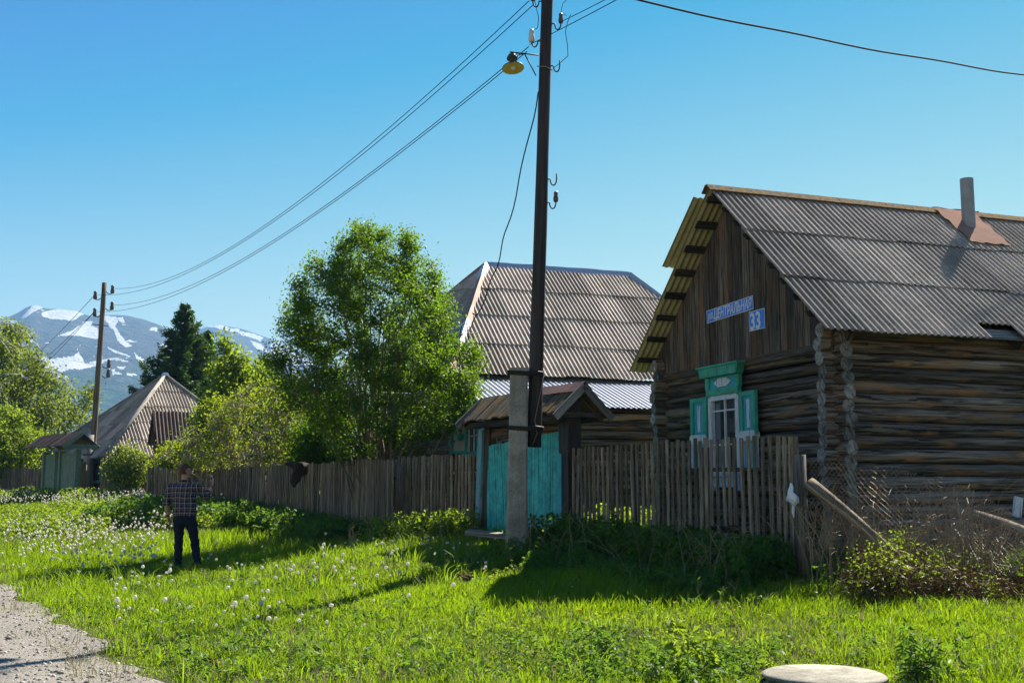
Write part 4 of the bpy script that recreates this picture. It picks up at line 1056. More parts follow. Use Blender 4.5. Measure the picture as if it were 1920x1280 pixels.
    M=Matrix.Rotation(R(-5),3,'Y')@Matrix.Rotation(R(-13),3,'X')
    m=MB(); m.lathe([(.03,.12),(.055,.09),(.172,.012),(.176,.0),(.17,.0)],(0,0,-.02),28,M); sh=m.build('lamp_shade','lamp_enamel',LE)
    m=MB(); m.lathe([(.171,-.004),(.10,.006),(.05,.01),(0,.011)],(0,0,-.02),28,M); m.build('shade_lining','lamp_yellow',sh)
    m=MB(); m.lathe([(.0,.30),(.012,.30),(.02,.27),(.06,.245),(.085,.20),(.085,.175),(.05,.17),(.05,.07),(.07,.06)],(0,0,-.02),20,M); m.build('lamp_housing','lamp_enamel',LE)
    m=MB(); m.lathe([(0,.03),(.035,.02),(.04,-.02),(.025,-.05),(0,-.055)],(0,0,.0),12,M); m.build('bulb','porcelain',LE)
    m=MB(); j=lambda px,py: pix(px,py,Y)-L0
    m.tube([j(956,98),j(985,101),j(1010,104)],.011,6); m.build('bracket_arm','iron',LE)
    m=MB(); m.tube([j(984,102),j(1005,142)],.010,6); m.build('bracket_strut','iron',LE)
    m=MB(); m.tube([j(961,108),j(966,103),j(972,100)],.008,6); m.build('lamp_hanger','iron',LE)
    m=MB(); m.tube([j(968,115),j(971,104),j(984,101)],.007,6); m.build('lamp_cable','wire_black',LE)
main_pole()
def far_pole():
    B=pix(163,925,50); z=g1(B.x,B.y); E=empty('utility_pole',(B.x,B.y,z),0,'distant leaning utility pole on a concrete stub beside the old green gate','utility pole'); O=E.location
    t=pix(168,815,50)-O; m=MB(); m.tube([Vector((0,0,-.3)),t],[.24,.2],8,True,.5); m.build('concrete_stub','concrete',E)
    a=pix(170,900,50.2)-O; b=pix(196,530,50.2)-O; n=10
    m=MB(); m.tube([a+(b-a)*i/n for i in range(n+1)],[.135-.03*i/n for i in range(n+1)],10,True,.5,0,.02); m.build('wooden_pole','pole_wood',E)
    m=MB(); c=pix(168,852,50)-O; m.tube([c+Vector((.35*math.cos(k)+.08,.3*math.sin(k),0)) for k in np.linspace(0,6.28,12)],.03,5); m.build('wire_binding','iron',E)
    for i,(px,py,sd) in enumerate([(199,547,1),(190,558,-1),(198,578,1),(189,590,-1),(192,686,1),(191,704,1)]):
        q=pix(px,py,50.2)-O; m=MB(); d=sd; pts=[q,q+Vector((d*.12,0,-.1)),q+Vector((d*.25,0,-.08)),q+Vector((d*.28,0,.05))]; m.tube(pts,.022,5); h=m.build('insulator_hook','iron',E)
        m=MB(); insulator(m,pts[-1]+Vector((0,0,.08)),2.0); m.build('insulator','porcelain_dark',h); POLE[('f',i)]=pts[-1]+O+Vector((0,0,.1))
    m=MB(); q=pix(189,609,50.2)-O; m.tube([q+Vector((-.35,0,.03)),q+Vector((.35,0,-.05))],.02,5); m.build('cross_pin','iron',E)
far_pole()
def wire(name,label,a,b,sag,r=.006,mat='wire_black',n=40,wob=0,group=None):
    a=Vector(a);b=Vector(b); pts=[]; ds=random.random()*6
    for i in range(n+1):
        t=i/n; p=a.lerp(b,t); p.z-=sag*4*t*(1-t); 
        if wob: p.z+=wob*math.sin(t*47+ds); p.x+=wob*math.sin(t*33)
        pts.append(p)
    o0=pts[0].copy(); m=MB(); m.tube([p-o0 for p in pts],r,5); o=m.build(name,mat); o.location=o0; tag(o,label,'wire',group); return o
# span between far and near pole, 4 conductors; near ends pass the pole
def span(i,far,near,mid,label):
    """mid: observed pixel on the wire, used only to size the sag"""
    a=POLE[('f',far)]; b=near; best=None
    for s in np.linspace(.0,6,121):
        e=1e9
        for t in np.linspace(.02,.98,97):
            p=a.lerp(b,t); p.z-=s*4*t*(1-t); v=cam_px(p); 
            if abs(v[0]-mid[0])<14: e=min(e,abs(v[1]-mid[1]))
        if best is None or e<best[0]: best=(e,s)
    print('sag',label,best)
    wire('overhead_wire',label,a,b,best[1],.0075,group='wires strung between the near and far pole',n=60)
def cam_px(p):
    q=Vector(p)-Vector((0,0,CAMZ)); f=q.y*math.cos(PITCH)+q.z*math.sin(PITCH); u=-q.y*math.sin(PITCH)+q.z*math.cos(PITCH)
    return (960+F*q.x/f, 640-F*u/f)
nA=pix(992,2,17.4); nB=pix(999,10,17.35); nC=pix(991,88,17.4); nD=pix(988,97,17.3)
span(0,0,nA,(640,318),'topmost overhead wire between the two utility poles')
span(1,1,nB,(640,325),'second highest overhead wire between the two utility poles')
span(2,2,nC,(640,368),'third overhead wire down between the two utility poles')
span(3,3,nD,(640,378),'lowest overhead wire between the two utility poles')
wire('overhead_wire','wire rising to the upper right from the white insulator on the near pole',pix(993,84,17.4),pix(1320,-90,10),.02,.006)
wire('overhead_wire','thin wire running upper right from the dark insulator right of the near pole',pix(1050,42,17.3),pix(1290,-85,11),.02,.006)
wire('overhead_wire','long thick dark cable crossing the upper right corner of the sky',pix(1165,-6,14.5),pix(2500,172,34),.55,.015,n=60,wob=.012)
wire('overhead_wire','dark service wire dropping from the near pole to the hip of the big hipped roof',POLE['f'](178)+Vector((-.1,0,0)),pix(860,630,25.6),.9,.011,wob=.02)
for k,(a,b) in enumerate(((1,(-60,820)),(3,(-60,905)),(3,(-90,860)))):
    e=pix(b[0],b[1]-60,95); wire('overhead_wire',['upper','middle','lowest'][k]+' of the three wires running left from the far pole across the mountain',POLE[('f',a)],pix([60,62,66][k],[672,690,700][k],75),.1,.012)
# ================================================================ PLACES BY THE FENCE END
p=pix(1508,1095,13.45); E=MB(); zt=TZ(1508,852,13.45)
E.tube([(0,0,-.3),(.0,0,.5),(-.01,0,zt-g1(p.x,p.y))],[.085,.08,.082],14,True,.5,0,.06); o=E.build('fence_post','post_wood'); o.location=(p.x,p.y,g1(p.x,p.y)); tag(o,'thick round wooden post at the near end of the picket fence','post')
def beam(a,b,r,label,name='fallen_pole'):
    a=Vector(a); b=Vector(b); m=MB(); n=12; m.tube([(b-a)*i/n+Vector((0,0,.03*math.sin(i/n*3.1))) for i in range(n+1)],[r*(1-.15*i/n) for i in range(n+1)],12,True,.6,0,.06); o=m.build(name,'beam_wood'); o.location=a; tag(o,label,'pole')
beam(pix(1517,905,13.4),pix(1712,1075,12.6),.075,'thick leaning pole sloping down from the fence post into the weeds')
beam(pix(1780,955,14.6),pix(1960,1015,13.6),.085,'fallen pole lying under the sagging wire netting at the right edge')
p=pix(1908,950,14.8); m=MB(); m.box((0,0,0),(.13,.03,.26),None,.6,0,2); o=m.build('white_board','white_paint'); o.location=p; o.rotation_euler=(0,R(12),R(20)); tag(o,'small whitish board behind the netting at the right edge','board')
def net():
    tops=[(1512,862,13.5),(1600,868,13.55),(1700,880,13.6),(1760,896,13.6),(1810,912,13.5),(1860,938,13.4),(1905,962,13.3),(1990,1000,13.2)]
    bots=[(1520,1075,13.35),(1600,1070,13.2),(1700,1075,13.0),(1760,1070,12.9),(1810,1075,12.8),(1860,1075,12.7),(1905,1080,12.6),(1990,1085,12.5)]
    T=[pix(*t) for t in tops]; B=[pix(*t) for t in bots]
    def at(s,t):
        x=s*(len(T)-1); i=min(int(x),len(T)-2); f=x-i; a=T[i].lerp(T[i+1],f); b=B[i].lerp(B[i+1],f); p=a.lerp(b,t); p.y+=.10*math.sin(s*9+t*3)+.05*math.sin(s*23); p.z+=(1-t)*(.025*math.sin(s*31)+.018*math.sin(s*57+1)+.012*math.sin(s*190)); p.x+=.03*math.sin(t*6+s*12); return p
    O=T[0].copy(); W=(T[-1]-T[0]).length; n=int(W/.042); H=22; m=MB()
    for sgn in (1,-1):
        for i in range(-H,n+H):
            pts=[]
            for j in range(H+1):
                s=(i+sgn*j*.8 if sgn>0 else i-j*.8+0)/n
                if 0<=s<=1: pts.append(at(s,j/H)-O+Vector((0,.004*sgn,0)))
            if len(pts)>2:
                mesh_strip(m,pts,.0019)
    
    o=m.build('wire_netting','wire_galv'); o.location=O; tag(o,'sagging rusty chain link netting hanging right of the fence post','netting')
def mesh_strip(m,pts,r): m.tube(pts,r,3,False,.5,0,0,None,False)
net()
# plastic bag and rag
def cloth(name,label,cat,c,w_,h_,mat,seed,pts):
    rr=random.Random(seed); m=MB(); n=12; k=16
    for j in range(k+1):
        t=j/k; wd=np.interp(t,[p[0] for p in pts],[p[1] for p in pts])*w_; off=np.interp(t,[p[0] for p in pts],[p[2] for p in pts])*w_
        for i in range(n):
            a=2*math.pi*i/n; q=1+.45*math.sin(3*a+t*7+seed)+.2*math.sin(5*a-t*11)
            m.v.append(Vector((off+math.cos(a)*wd*q,math.sin(a)*wd*.55*q,-t*h_)))
    for j in range(k):
        for i in range(n):
            i2=(i+1)%n; b=j*n; m.face([b+i,b+i2,b+n+i2,b+n+i],[(0,0)]*4,.5,0,True)
    o=m.build(name,mat); o.location=c; tag(o,label,cat)
cloth('plastic_bag','torn white plastic bag snagged on the near end of the picket fence','bag',pix(1484,905,13.38),.05,.40,'bag_white',3,[(0,.15,-.2),(.1,.35,.0),(.25,.5,-.2),(.36,1.1,.3),(.5,1.3,.5),(.58,.8,.7),(.64,.3,.3),(.8,.3,.1),(1,.08,.3)])
cloth('rag','dark rag draped over the top of the picket fence','rag',pix(562,866,26.5),.13,.58,'rag',5,[(0,1.2,-.5),(.08,1.7,-.3),(.25,1.4,.1),(.45,1.0,-.2),(.6,.8,-.5),(.85,.5,-.8),(1,.2,-.9)])
# well ring with lid, bottom right
p=ground_at(1545,1278)
E=empty('well_ring',(p.x,p.y,p.z-.07),R(8),'low concrete well ring with a round lid at the bottom edge','well cover')
m=MB(); m.lathe([(.70,-.25),(.60,.05),(.50,.10),(.44,.10),(.44,.0)],(.12,-.05,0),40); m.build('concrete_ring','concrete',E)
m=MB(); m.lathe([(0,.145),(.44,.14),(.47,.125),(.47,.105),(.2,.10),(0,.1)],(.0,0,0),44); m.build('lid','concrete',E)
# soil lumps, stones
def lump(name,label,cat,loc,s,mat,seed):
    r=np.random.default_rng(seed); m=MB(); n=10; k=18
    for j in range(n+1):
        for i in range(k):
            th=math.pi/2*j/n; a=2*math.pi*i/k; q=s*(1+.22*math.sin(2*a+seed)+.15*math.sin(5*a+j)+.25*r.random())
            m.v.append(Vector((math.cos(a)*math.cos(th)*q,math.sin(a)*math.cos(th)*q*.8,math.sin(th)*q*.45-.02)))
    for j in range(n):
        for i in range(k): i2=(i+1)%k; m.face([j*k+i,j*k+i2,j*k+k+i2,j*k+k+i],[(0,0)]*4,.5,0,False)
    o=m.build(name,mat); o.location=loc; tag(o,label,cat); return o
for i,(px,py,s,lb) in enumerate([(385,1248,.14,'larger dark clod of soil by the road edge at the bottom left'),(352,1222,.08,'smaller dark clod of soil behind the larger one by the road edge'),(870,1085,.17,'brown heap of earth and dry grass in the shade below the concrete stub'),(1625,1143,.10,'low brown soil mound in the sunny grass below the leaning pole'),(1815,1128,.20,'reddish brown soil heap at the foot of the twiggy mound on the right')]):
    lump('soil_clod',lb,'soil',ground_at(px,py),s,'soil',i+3)
for i,(px,py,s,lb) in enumerate([(412,1240,.07,'pale stone beside the dark clod near the road'),(178,1003+100,.04,'stone at the grass edge of the road near the shadow of the man')]):
    lump('stone',lb,'stone',ground_at(px,py),s,'stone_grey',i+30)
# ================================================================ VEGETATION
def rdirs(n, zb=0.0):
    v=RNG.normal(size=(n,3)); v[:,2]+=zb; return v/np.linalg.norm(v,axis=1,keepdims=True)
def leaf_geo(C, size, up=.5, asp=.5, fold=.25, ax=None):
    """diamond leaves: C centres (n,3); size (n,); returns V (n*4,3), F (n,4)"""
    n=len(C); N=rdirs(n,up); A=ax if ax is not None else rdirs(n); A=A-N*(A*N).sum(1,keepdims=True); A/=np.linalg.norm(A,axis=1,keepdims=True)+1e-9
    B=np.cross(N,A); s=size[:,None]
    V=np.stack([C-A*s*.5, C+B*s*asp*.5-N*s*fold*.3+A*s*.05, C+A*s*.5-N*s*fold*.25, C-B*s*asp*.5-N*s*fold*.3+A*s*.05],1)
    return V.reshape(-1,3), np.arange(n*4).reshape(n,4)
def section_fn(sections):
    z=[s[0] for s in sections]; cx=[s[1] for s in sections]; cy=[s[2] for s in sections]; r=[s[3] for s in sections]
    return lambda q:(np.interp(q,z,cx),np.interp(q,z,cy),np.interp(q,z,r))
def tree(name,label,cat,base,sections,nlimb,ntwig,nleaf,lsize,leafmat,bark,seed,stems=1,trunk_r=.12,spread=.22,droop=0,group=None,depth=.8,twig_r=.006,shell=.55,up=.4,stem_spread=.25,clump=1.0,leafy=1.0,asp=.5,shoots=()):
    global RNG
    RNG=np.random.default_rng(seed); random.seed(seed)
    base=Vector(base); T=empty(name,base,0,label,cat,group)
    sec=section_fn(sections); z0,z1=sections[0][0],sections[-1][0]
    zs=np.linspace(z0,z1,200); rr=sec(zs)[2]; cdf=np.cumsum(rr**1.5+.01); cdf/=cdf[-1]
    def sample(n,sh):
        z=np.interp(RNG.random(n),cdf,zs); cx,cy,r=sec(z); a=RNG.random(n)*2*math.pi; q=(sh+(1-sh)*RNG.random(n))**.6
        lob=1+.17*np.sin(3*a+z*1.3+seed)+.15*np.sin(5*a-z*2.1+seed*2)+.10*np.sin(9*a+z*4.3)
        return np.stack([cx+np.cos(a)*r*q*lob, cy+np.sin(a)*r*q*lob*depth, z+RNG.normal(size=n)*.05],1)
    lim=sample(nlimb,.25); order=np.argsort(lim[:,2]); m=MB(); nodes=[]; nrad=[]
    sb=[Vector((random.gauss(0,stem_spread),random.gauss(0,stem_spread*.6),0)) for _ in range(stems)]
    if stems==1:
        sb=[Vector((0,0,0))]; topz=z0+(z1-z0)*.85; cx,cy,_=sec(topz); cxm,cym,_=sec((z0+z1)/2)
        tp=[Vector((0,0,-.1)),Vector((cxm*.25,cym*.25,z0*.5+.3)),Vector((cxm*.8,cym*.8,(z0+z1)/2)),Vector((cx,cy,topz))]
        P=[tp[0].lerp(tp[1],t) for t in (0,.5)]+[tp[1].lerp(tp[2],t) for t in (0,.33,.66)]+[tp[2].lerp(tp[3],t) for t in (0,.33,.66,1)]
        P=[p+Vector((random.gauss(0,.03),random.gauss(0,.03),0))*(i>1) for i,p in enumerate(P)]
        rd=[trunk_r*(1-.85*i/(len(P)-1)) for i in range(len(P))]; m.tube(P,rd,8,True,None,0,.04)
        for i in range(1,len(P)): nodes.append(P[i]); nrad.append(rd[i])
    for k in order:
        t=Vector(lim[k])
        if stems==1:
            cand=[(n_ - t).length + max(0,n_.z-t.z+.2)*4 for n_ in nodes[:8]]; s=nodes[int(np.argmin(cand))]; r0=trunk_r*.35
        else: s=random.choice(sb)+Vector((0,0,-.05)); r0=trunk_r*random.uniform(.7,1.1)
        mid=s.lerp(t,.5)+Vector((random.gauss(0,.08),random.gauss(0,.08),(t-s).length*(.10 if droop==0 else .14)))
        if stems>1: mid=s+Vector(((t.x-s.x)*.35,(t.y-s.y)*.35,(t.z-s.z)*.5))
        pts=[]; nn=7
        for i in range(nn+1):
            u=i/nn; p=s*(1-u)**2+mid*2*u*(1-u)+t*u*u; pts.append(p+Vector((random.gauss(0,.02),random.gauss(0,.02),0))*min(1,i))
        rd=[max(twig_r,r0*(1-.85*i/nn)) for i in range(nn+1)]; m.tube(pts,rd,5,False)
        for i in range(2,nn+1): nodes.append(pts[i]); nrad.append(rd[i])
    for (sx_,sz_,sr_,sn_) in shoots:      # separate upright shoots with their own leaves
        tp=Vector((sx_,random.uniform(-.3,.3),sz_)); s=min(nodes,key=lambda q:(q-(tp-Vector((0,0,1.2)))).length); P=[s.lerp(tp,u)+Vector((random.gauss(0,.02),random.gauss(0,.02),.08*math.sin(u*3.14))) for u in np.linspace(0,1,6)]
        m.tube(P,[.014,.012,.010,.008,.006,.004],4,False); nodes+=P[1:]
    NP=np.array([tuple(p) for p in nodes])
    tw=sample(ntwig,shell); ends=[]; k0=0
    for (sx_,sz_,sr_,sn_) in shoots:
        for _ in range(sn_): u=RNG.random(); tw[k0]=(sx_+RNG.normal()*sr_*(1.2-u),RNG.normal()*sr_,sz_-u*1.0+.1); k0+=1
    for k in range(ntwig):
        t=tw[k]; d=np.linalg.norm(NP-t,axis=1)+np.maximum(0,NP[:,2]-t[2]+.1)*(1.5 if droop==0 else -.3); j=int(np.argmin(d)); s=nodes[j]; tt=Vector(t)
        if droop: tt=tt+Vector((0,0,-droop*random.random()))
        mid=s.lerp(tt,.5)+Vector((random.gauss(0,.05),random.gauss(0,.05),.12*(tt-s).length))
        m.tube([s,mid,tt],[twig_r*1.6,twig_r*1.2,twig_r*.6],3,False,None,0,0,None,False)
        ends.append((s,mid,tt))
    m.build('branches' if stems>1 else 'trunk',bark,T)
    # leaves in clumps along each twig
    E1=np.array([[tuple(a),tuple(b),tuple(c)] for a,b,c in ends]); n=ntwig*nleaf
    idx=np.repeat(np.arange(ntwig),nleaf); u=RNG.random(n)**.6; u=u[:,None]
    P=E1[idx,0]*(1-u)**2+E1[idx,1]*2*u*(1-u)+E1[idx,2]*u*u
    P=P+RNG.normal(size=(n,3))*spread*clump*np.array([1,1,.8])*(.6+.8*RNG.random(ntwig)[idx][:,None])
    if droop: P[:,2]-=RNG.random(n)**1.5*droop*.8
    keep=(RNG.random(ntwig)<leafy)[idx]; P=P[keep]; idx=idx[keep]
    V,Fq=leaf_geo(P,lsize*(.6+.8*RNG.random(len(P))),up,asp)
    rn=np.clip(.15+.7*RNG.random(ntwig)[idx]+.25*(RNG.random(len(P))-.5),0,1)
    np_obj('crown',V,[Fq],leafmat,rn,T)
    return T
def W(px,py,D,base): q=pix(px,py,D)-base; return q
def secs(base,rows,D):
    """rows: (py, pxleft, pxright)"""
    o=[]
    for py,a,b in sorted(rows,key=lambda r:-r[0]):
        l=pix(a,py,D)-base; r=pix(b,py,D)-base; o.append((l.z,(l.x+r.x)/2,0,(r.x-l.x)/2))
    return o
def gp(px,D,dz=0): p=pix(px,915,D); return Vector((p.x,p.y,g1(p.x,p.y)+dz))
b=gp(715,24.3); 
tree('rowan_tree','big round bushy tree with many upright stems behind the picket fence','tree',b,
  secs(b,[(850,640,790),(800,572,848),(740,548,888),(690,540,890),(640,545,865),(590,550,845),(540,575,825),(500,600,810),(470,640,785),(452,665,770),(438,678,745)],24.6),
  52,1050,92,.064,'rowan_leaf','bark_grey',5,stems=9,trunk_r=.042,spread=.115,stem_spread=.32,shell=.45,twig_r=.009,depth=.95,shoots=[((pix(a,b_,24.4)-b).x,(pix(a,b_,24.4)-b).z,.13,n_) for a,b_,n_ in ((682,424,14),(715,446,14),(765,452,16),(640,458,12),(812,505,12),(590,488,12),(560,545,10),(850,575,12),(540,610,10),(893,668,12),(532,700,10))])
for (px,py,h) in ((682,428,.55),(712,445,.4),(765,455,.5)):
    pass
b=gp(-30,58); tree('birch_tree','drooping pale green birch at the left edge','tree',b,
  secs(b,[(880,-120,40),(840,-140,95),(790,-150,130),(740,-160,158),(715,-160,150),(680,-160,95),(650,-150,85),(620,-130,75),(600,-110,55),(588,-60,30)],58),
  60,900,62,.17,'birch_leaf','bark_birch',6,trunk_r=.26,spread=.24,droop=.9,shell=.2,twig_r=.014,depth=.8)
b=gp(40,52.5); tree('leafy_bush','bright leafy bush below the birch behind the farthest picket fence','bush',b,
  secs(b,[(895,-60,90),(850,-80,92),(810,-70,80),(780,-50,50),(762,-30,20)],52.5),20,420,50,.13,'poplar_leaf','bark_dark',16,stems=6,trunk_r=.04,spread=.2,shell=.2,twig_r=.01)
b=gp(440,42); tree('young_poplar','bright green young tree rising between the spruce and the round bushy tree','tree',b,
  secs(b,[(820,380,540),(770,375,545),(735,385,530),(710,395,520),(690,402,500),(665,406,450),(640,412,440),(622,416,428)],42),
  30,560,46,.15,'poplar_leaf','bark_grey',8,trunk_r=.13,spread=.17,shell=.25,twig_r=.011,depth=.9)
b=gp(500,44); tree('young_poplar','slender young tree with separate upright shoots right of the taller young tree','tree',b,
  secs(b,[(820,465,560),(760,470,550),(715,480,530),(690,488,515),(662,492,502)],44),16,240,46,.15,'poplar_leaf','bark_grey',9,trunk_r=.08,spread=.15,shell=.25,twig_r=.01)
b=gp(470,31.2); tree('twiggy_shrub','wide shrub with bare grey twigs and sparse young leaves behind the man','shrub',b,
  secs(b,[(880,340,610),(845,322,612),(810,345,605),(775,376,600),(750,405,588),(732,430,566),(716,455,535)],30.8),
  60,1300,15,.07,'shrub_leaf','twig_pale',10,stems=10,trunk_r=.03,spread=.12,stem_spread=.5,shell=.45,twig_r=.011,depth=.7,leafy=.82)
b=gp(355,33.8); tree('leafy_bush','low leafy bush above the fence right of the small shed','bush',b,
  secs(b,[(890,285,420),(862,287,425),(835,325,430),(800,365,430),(765,380,420),(740,392,410)],33.8),24,420,48,.085,'shrub_leaf','bark_dark',12,stems=6,trunk_r=.03,spread=.14,shell=.2)
b=gp(238,43.5); tree('leafy_bush','small rounded bush in front of the pyramid roofed house','bush',b,
  secs(b,[(905,205,275),(880,198,280),(855,205,278),(838,220,262)],43.5),14,200,34,.10,'birch_leaf','bark_dark',13,stems=5,trunk_r=.025,spread=.14,shell=.2)
b=gp(600,28.8); tree('leafy_bush','dark leafy bush filling the gap between the shrub and the round tree','bush',b,
  secs(b,[(880,545,660),(840,550,665),(805,560,650),(775,575,640)],28.8),18,340,44,.09,'rowan_leaf','bark_dark',14,stems=6,trunk_r=.03,spread=.15,shell=.2)
b=gp(585,38); tree('leafy_bush','leafy bush behind the twiggy shrub below the snowy ridge','bush',b,
  secs(b,[(860,500,690),(800,500,690),(755,520,670),(725,550,640)],38),18,380,44,.12,'rowan_leaf','bark_dark',24,stems=6,trunk_r=.03,spread=.2,shell=.2)
def spruce(name,label,px,D,toppy,basepy,halfpx,seed):
    rr=random.Random(seed); b=gp(px,D); T=empty(name,b,0,label,'tree'); top=pix(px,toppy,D).z-b.z
    m=MB(); m.tube([(0,0,-.2),(0,0,top*.6),(0,0,top)],[.24,.13,.02],8); 
    wmax=halfpx/F*D; Cs=[];Ax=[];rnd=[]
    z=top*.12; lev=0
    while z<top*.985:
        t=(z/top); w_=wmax*min(1,(1-t)*1.55+.04)*rr.uniform(.82,1.12); nb=9 if t<.8 else 6
        for k in range(nb):
            a=2*math.pi*(k+rr.random()*.7)/nb+lev*.7; L=w_*rr.uniform(.7,1.15); d=Vector((math.cos(a),math.sin(a),0)); s=Vector((0,0,z+rr.uniform(-.1,.1)))
            rise=.18+.35*t; pts=[s+d*(L*u)+Vector((0,0,L*(-.28*u+ (rise+.1)*u*u))) for u in (0,.33,.66,1)]
            m.tube(pts,[.035,.025,.015,.006],4,False)
            side=Vector((-d.y,d.x,0)); n=int(38*L)+8
            for _ in range(n):
                u=rr.random()**.75; wd=.30*(1-u*.6)*min(1.0,L)*rr.uniform(-1,1); p=s+d*(L*u)+Vector((0,0,L*(-.28*u+(rise+.1)*u*u)))+side*wd+Vector((0,0,-abs(wd)*.35-rr.random()*.10))
                Cs.append(tuple(p)); ax=(d*.8+side*(1 if wd>0 else -1)*.7+Vector((0,0,rr.uniform(-.3,.2)))); Ax.append(tuple(ax)); rnd.append(min(1,max(0,u*.7+rr.uniform(-.2,.3))))
        z+=top*.031*rr.uniform(.8,1.2); lev+=1
    m.build('trunk','bark_dark',T); Cs=np.array(Cs);Ax=np.array(Ax)
    k=3; Cs=np.repeat(Cs,k,0)+RNG.normal(size=(len(Cs)*k,3))*.07; Ax=np.repeat(Ax,k,0)+RNG.normal(size=(len(Ax)*k,3))*.35
    V,Fq=leaf_geo(Cs,.20+.12*RNG.random(len(Cs)),.9,.28,.1,Ax); np_obj('crown',V,[Fq],'spruce_needle',np.repeat(rnd,k),T)
spruce('spruce_tree','tall dark spruce behind the pyramid roofed house',335,60,570,880,118,3)
spruce('spruce_tree','shorter dark spruce overlapping the right side of the tall one',380,63,618,880,70,4)
# ---------------------------------------------------------------- grass
RNG=np.random.default_rng(77)
def patch(px_,py_): return np.array([ (p.x,p.y) for p in [ground_at(px_,py_)]])[0]
def houseclear(x,y):
    q=np.stack([x-C33.x,y-C33.y],-1); a=q@np.array([RV.x,RV.y]); b=q@np.array([GV.x,GV.y]); return ~((a>.05)&(b>-.05)&(b<5.1))
def blades(n,y0,y1,h,wd,seed,pw=1.0,far=False):
    y=y0+(y1-y0)*RNG.random(n)**pw; half=(y*.475+1.8); x=(RNG.random(n)*2-1)*half
    e=road_edge(y); edge=x-e
    p=np.clip((edge+1.0)/1.3,0,1)**1.6*np.where(edge<0,.22,1); keep=(RNG.random(n)<p)&houseclear(x,y)
    den=fbm(x*1.1,y*1.1,31,4); keep&=RNG.random(n)<np.clip(.9+.35*den,.25,1)
    for (px,py,s) in ((385,1248,.22),(352,1222,.14),(870,1085,.32),(1625,1143,.15),(1815,1128,.3)):
        q=ground_at(px,py); keep&=~(np.hypot((x-q.x),(y-q.y))<s)
    wx,wy=WELL; keep&=np.hypot(x-wx,y-wy+.1)>.47
    x=x[keep];y=y[keep];edge=edge[keep];den=den[keep]; n=len(x); z=gz(x,y)-.01
    tall=np.clip(.65+.65*fbm(x*.7+3,y*.7,12,4),.22,1.7)*np.clip(.35+edge/1.6,.35,1)
    hh=h*(.45+.8*RNG.random(n))*tall; a=RNG.random(n)*2*math.pi; ln=hh*(.15+.55*RNG.random(n)); dx=np.cos(a)*ln+hh*.10; dy=np.sin(a)*ln
    fa=RNG.random(n)*math.pi; w_=wd*(.6+.8*RNG.random(n)); sx=np.cos(fa)*w_/2; sy=np.sin(fa)*w_/2
    B=np.stack([x,y,z],-1)
    if far:
        V=np.stack([B+np.stack([-sx,-sy,0*z],-1),B+np.stack([sx,sy,0*z],-1),B+np.stack([dx,dy,hh],-1)],1); Fc=np.arange(n*3).reshape(n,3); per=1; Fs=[Fc]; mult=1
    else:
        M_=B+np.stack([dx*.35,dy*.35,hh*.6],-1); S_=np.stack([sx,sy,0*z],-1)
        V=np.stack([B-S_*.8,B+S_*.8,M_+S_,M_-S_,B+np.stack([dx,dy,hh],-1)],1); b=np.arange(n)[:,None]*5
        Fs=[b+np.array([[0,1,2,3]]),b+np.array([[3,2,4]])]; mult=2
    r=np.clip(.45+.42*fbm(x*1.1,y*1.1,55,5)+.35*(RNG.random(n)-.5)+ .3*(edge<.5),0,1)
    return V.reshape(-1,3),Fs,np.tile(r,mult)
WELL=(ground_at(1545,1278).x,ground_at(1545,1278).y)
def put(name,label,n,y0,y1,h,wd,seed,pw,far,mat='grass_blade'):
    V,Fs,r=blades(n,y0,y1,h,wd,seed,pw,far); o=np_obj(name,V,Fs,mat,r); tag(o,label,'grass',kind='stuff')
put('near_grass','fresh green grass of the sunny verge nearest to the viewer',220000,7.6,12.5,.13,.0065,1,1.0,False)
put('middle_grass','grass of the verge from the shade to the picket fences',250000,12.3,22,.17,.009,2,1.05,False)
put('distant_grass','meadow grass by the far fences on the left',200000,21.5,58,.22,.02,3,1.25,True)
def tufts(name,label,nc,nb,y0,y1,h,wd,rad,mat,ef=.1,prob=None):
    y=y0+(y1-y0)*RNG.random(nc)**1.1; x=(RNG.random(nc)*2-1)*(y*.475+.8); k=(x-road_edge(y)>ef)&houseclear(x,y)&(np.hypot(x-WELL[0],y-WELL[1])>.75)
    k&=RNG.random(nc)<np.clip(.5+.6*fbm(x*.9,y*.9,71,4),0.05,1); x=x[k];y=y[k]; sc=.5+.9*RNG.random(len(x)); i=np.repeat(np.arange(len(x)),nb); n=len(i)
    a=RNG.random(n)*6.283; r_=rad*np.sqrt(RNG.random(n)); bx_=x[i]+np.cos(a)*r_; by_=y[i]+np.sin(a)*r_; z=gz(bx_,by_)-.01
    hh=h*sc[i]*(.5+.7*RNG.random(n)); ln=hh*(.15+.75*RNG.random(n)); dx=np.cos(a)*ln; dy=np.sin(a)*ln; w_=wd*(.6+.8*RNG.random(n)); fa=RNG.random(n)*3.14; S_=np.stack([np.cos(fa)*w_/2,np.sin(fa)*w_/2,0*z],-1)
    B=np.stack([bx_,by_,z],-1); M_=B+np.stack([dx*.3,dy*.3,hh*.65],-1); V=np.stack([B-S_*.8,B+S_*.8,M_+S_,M_-S_,B+np.stack([dx,dy,hh*.95],-1)],1).reshape(-1,3); b=np.arange(n)[:,None]*5
    o=np_obj(name,V,[b+np.array([[0,1,2,3]]),b+np.array([[3,2,4]])],mat,np.tile(np.clip(RNG.random(len(x))[i]*.8+.2*RNG.random(n),0,1),2)); tag(o,label,'grass',kind='stuff')
tufts('grass_tufts','taller dark green tufts standing out of the near grass',1500,30,7.6,16,.13,.007,.10,'tuft_blade')
tufts('grass_tufts','coarse taller tufts in the grass nearer the fences',1100,26,15,26,.20,.012,.14,'tuft_blade')
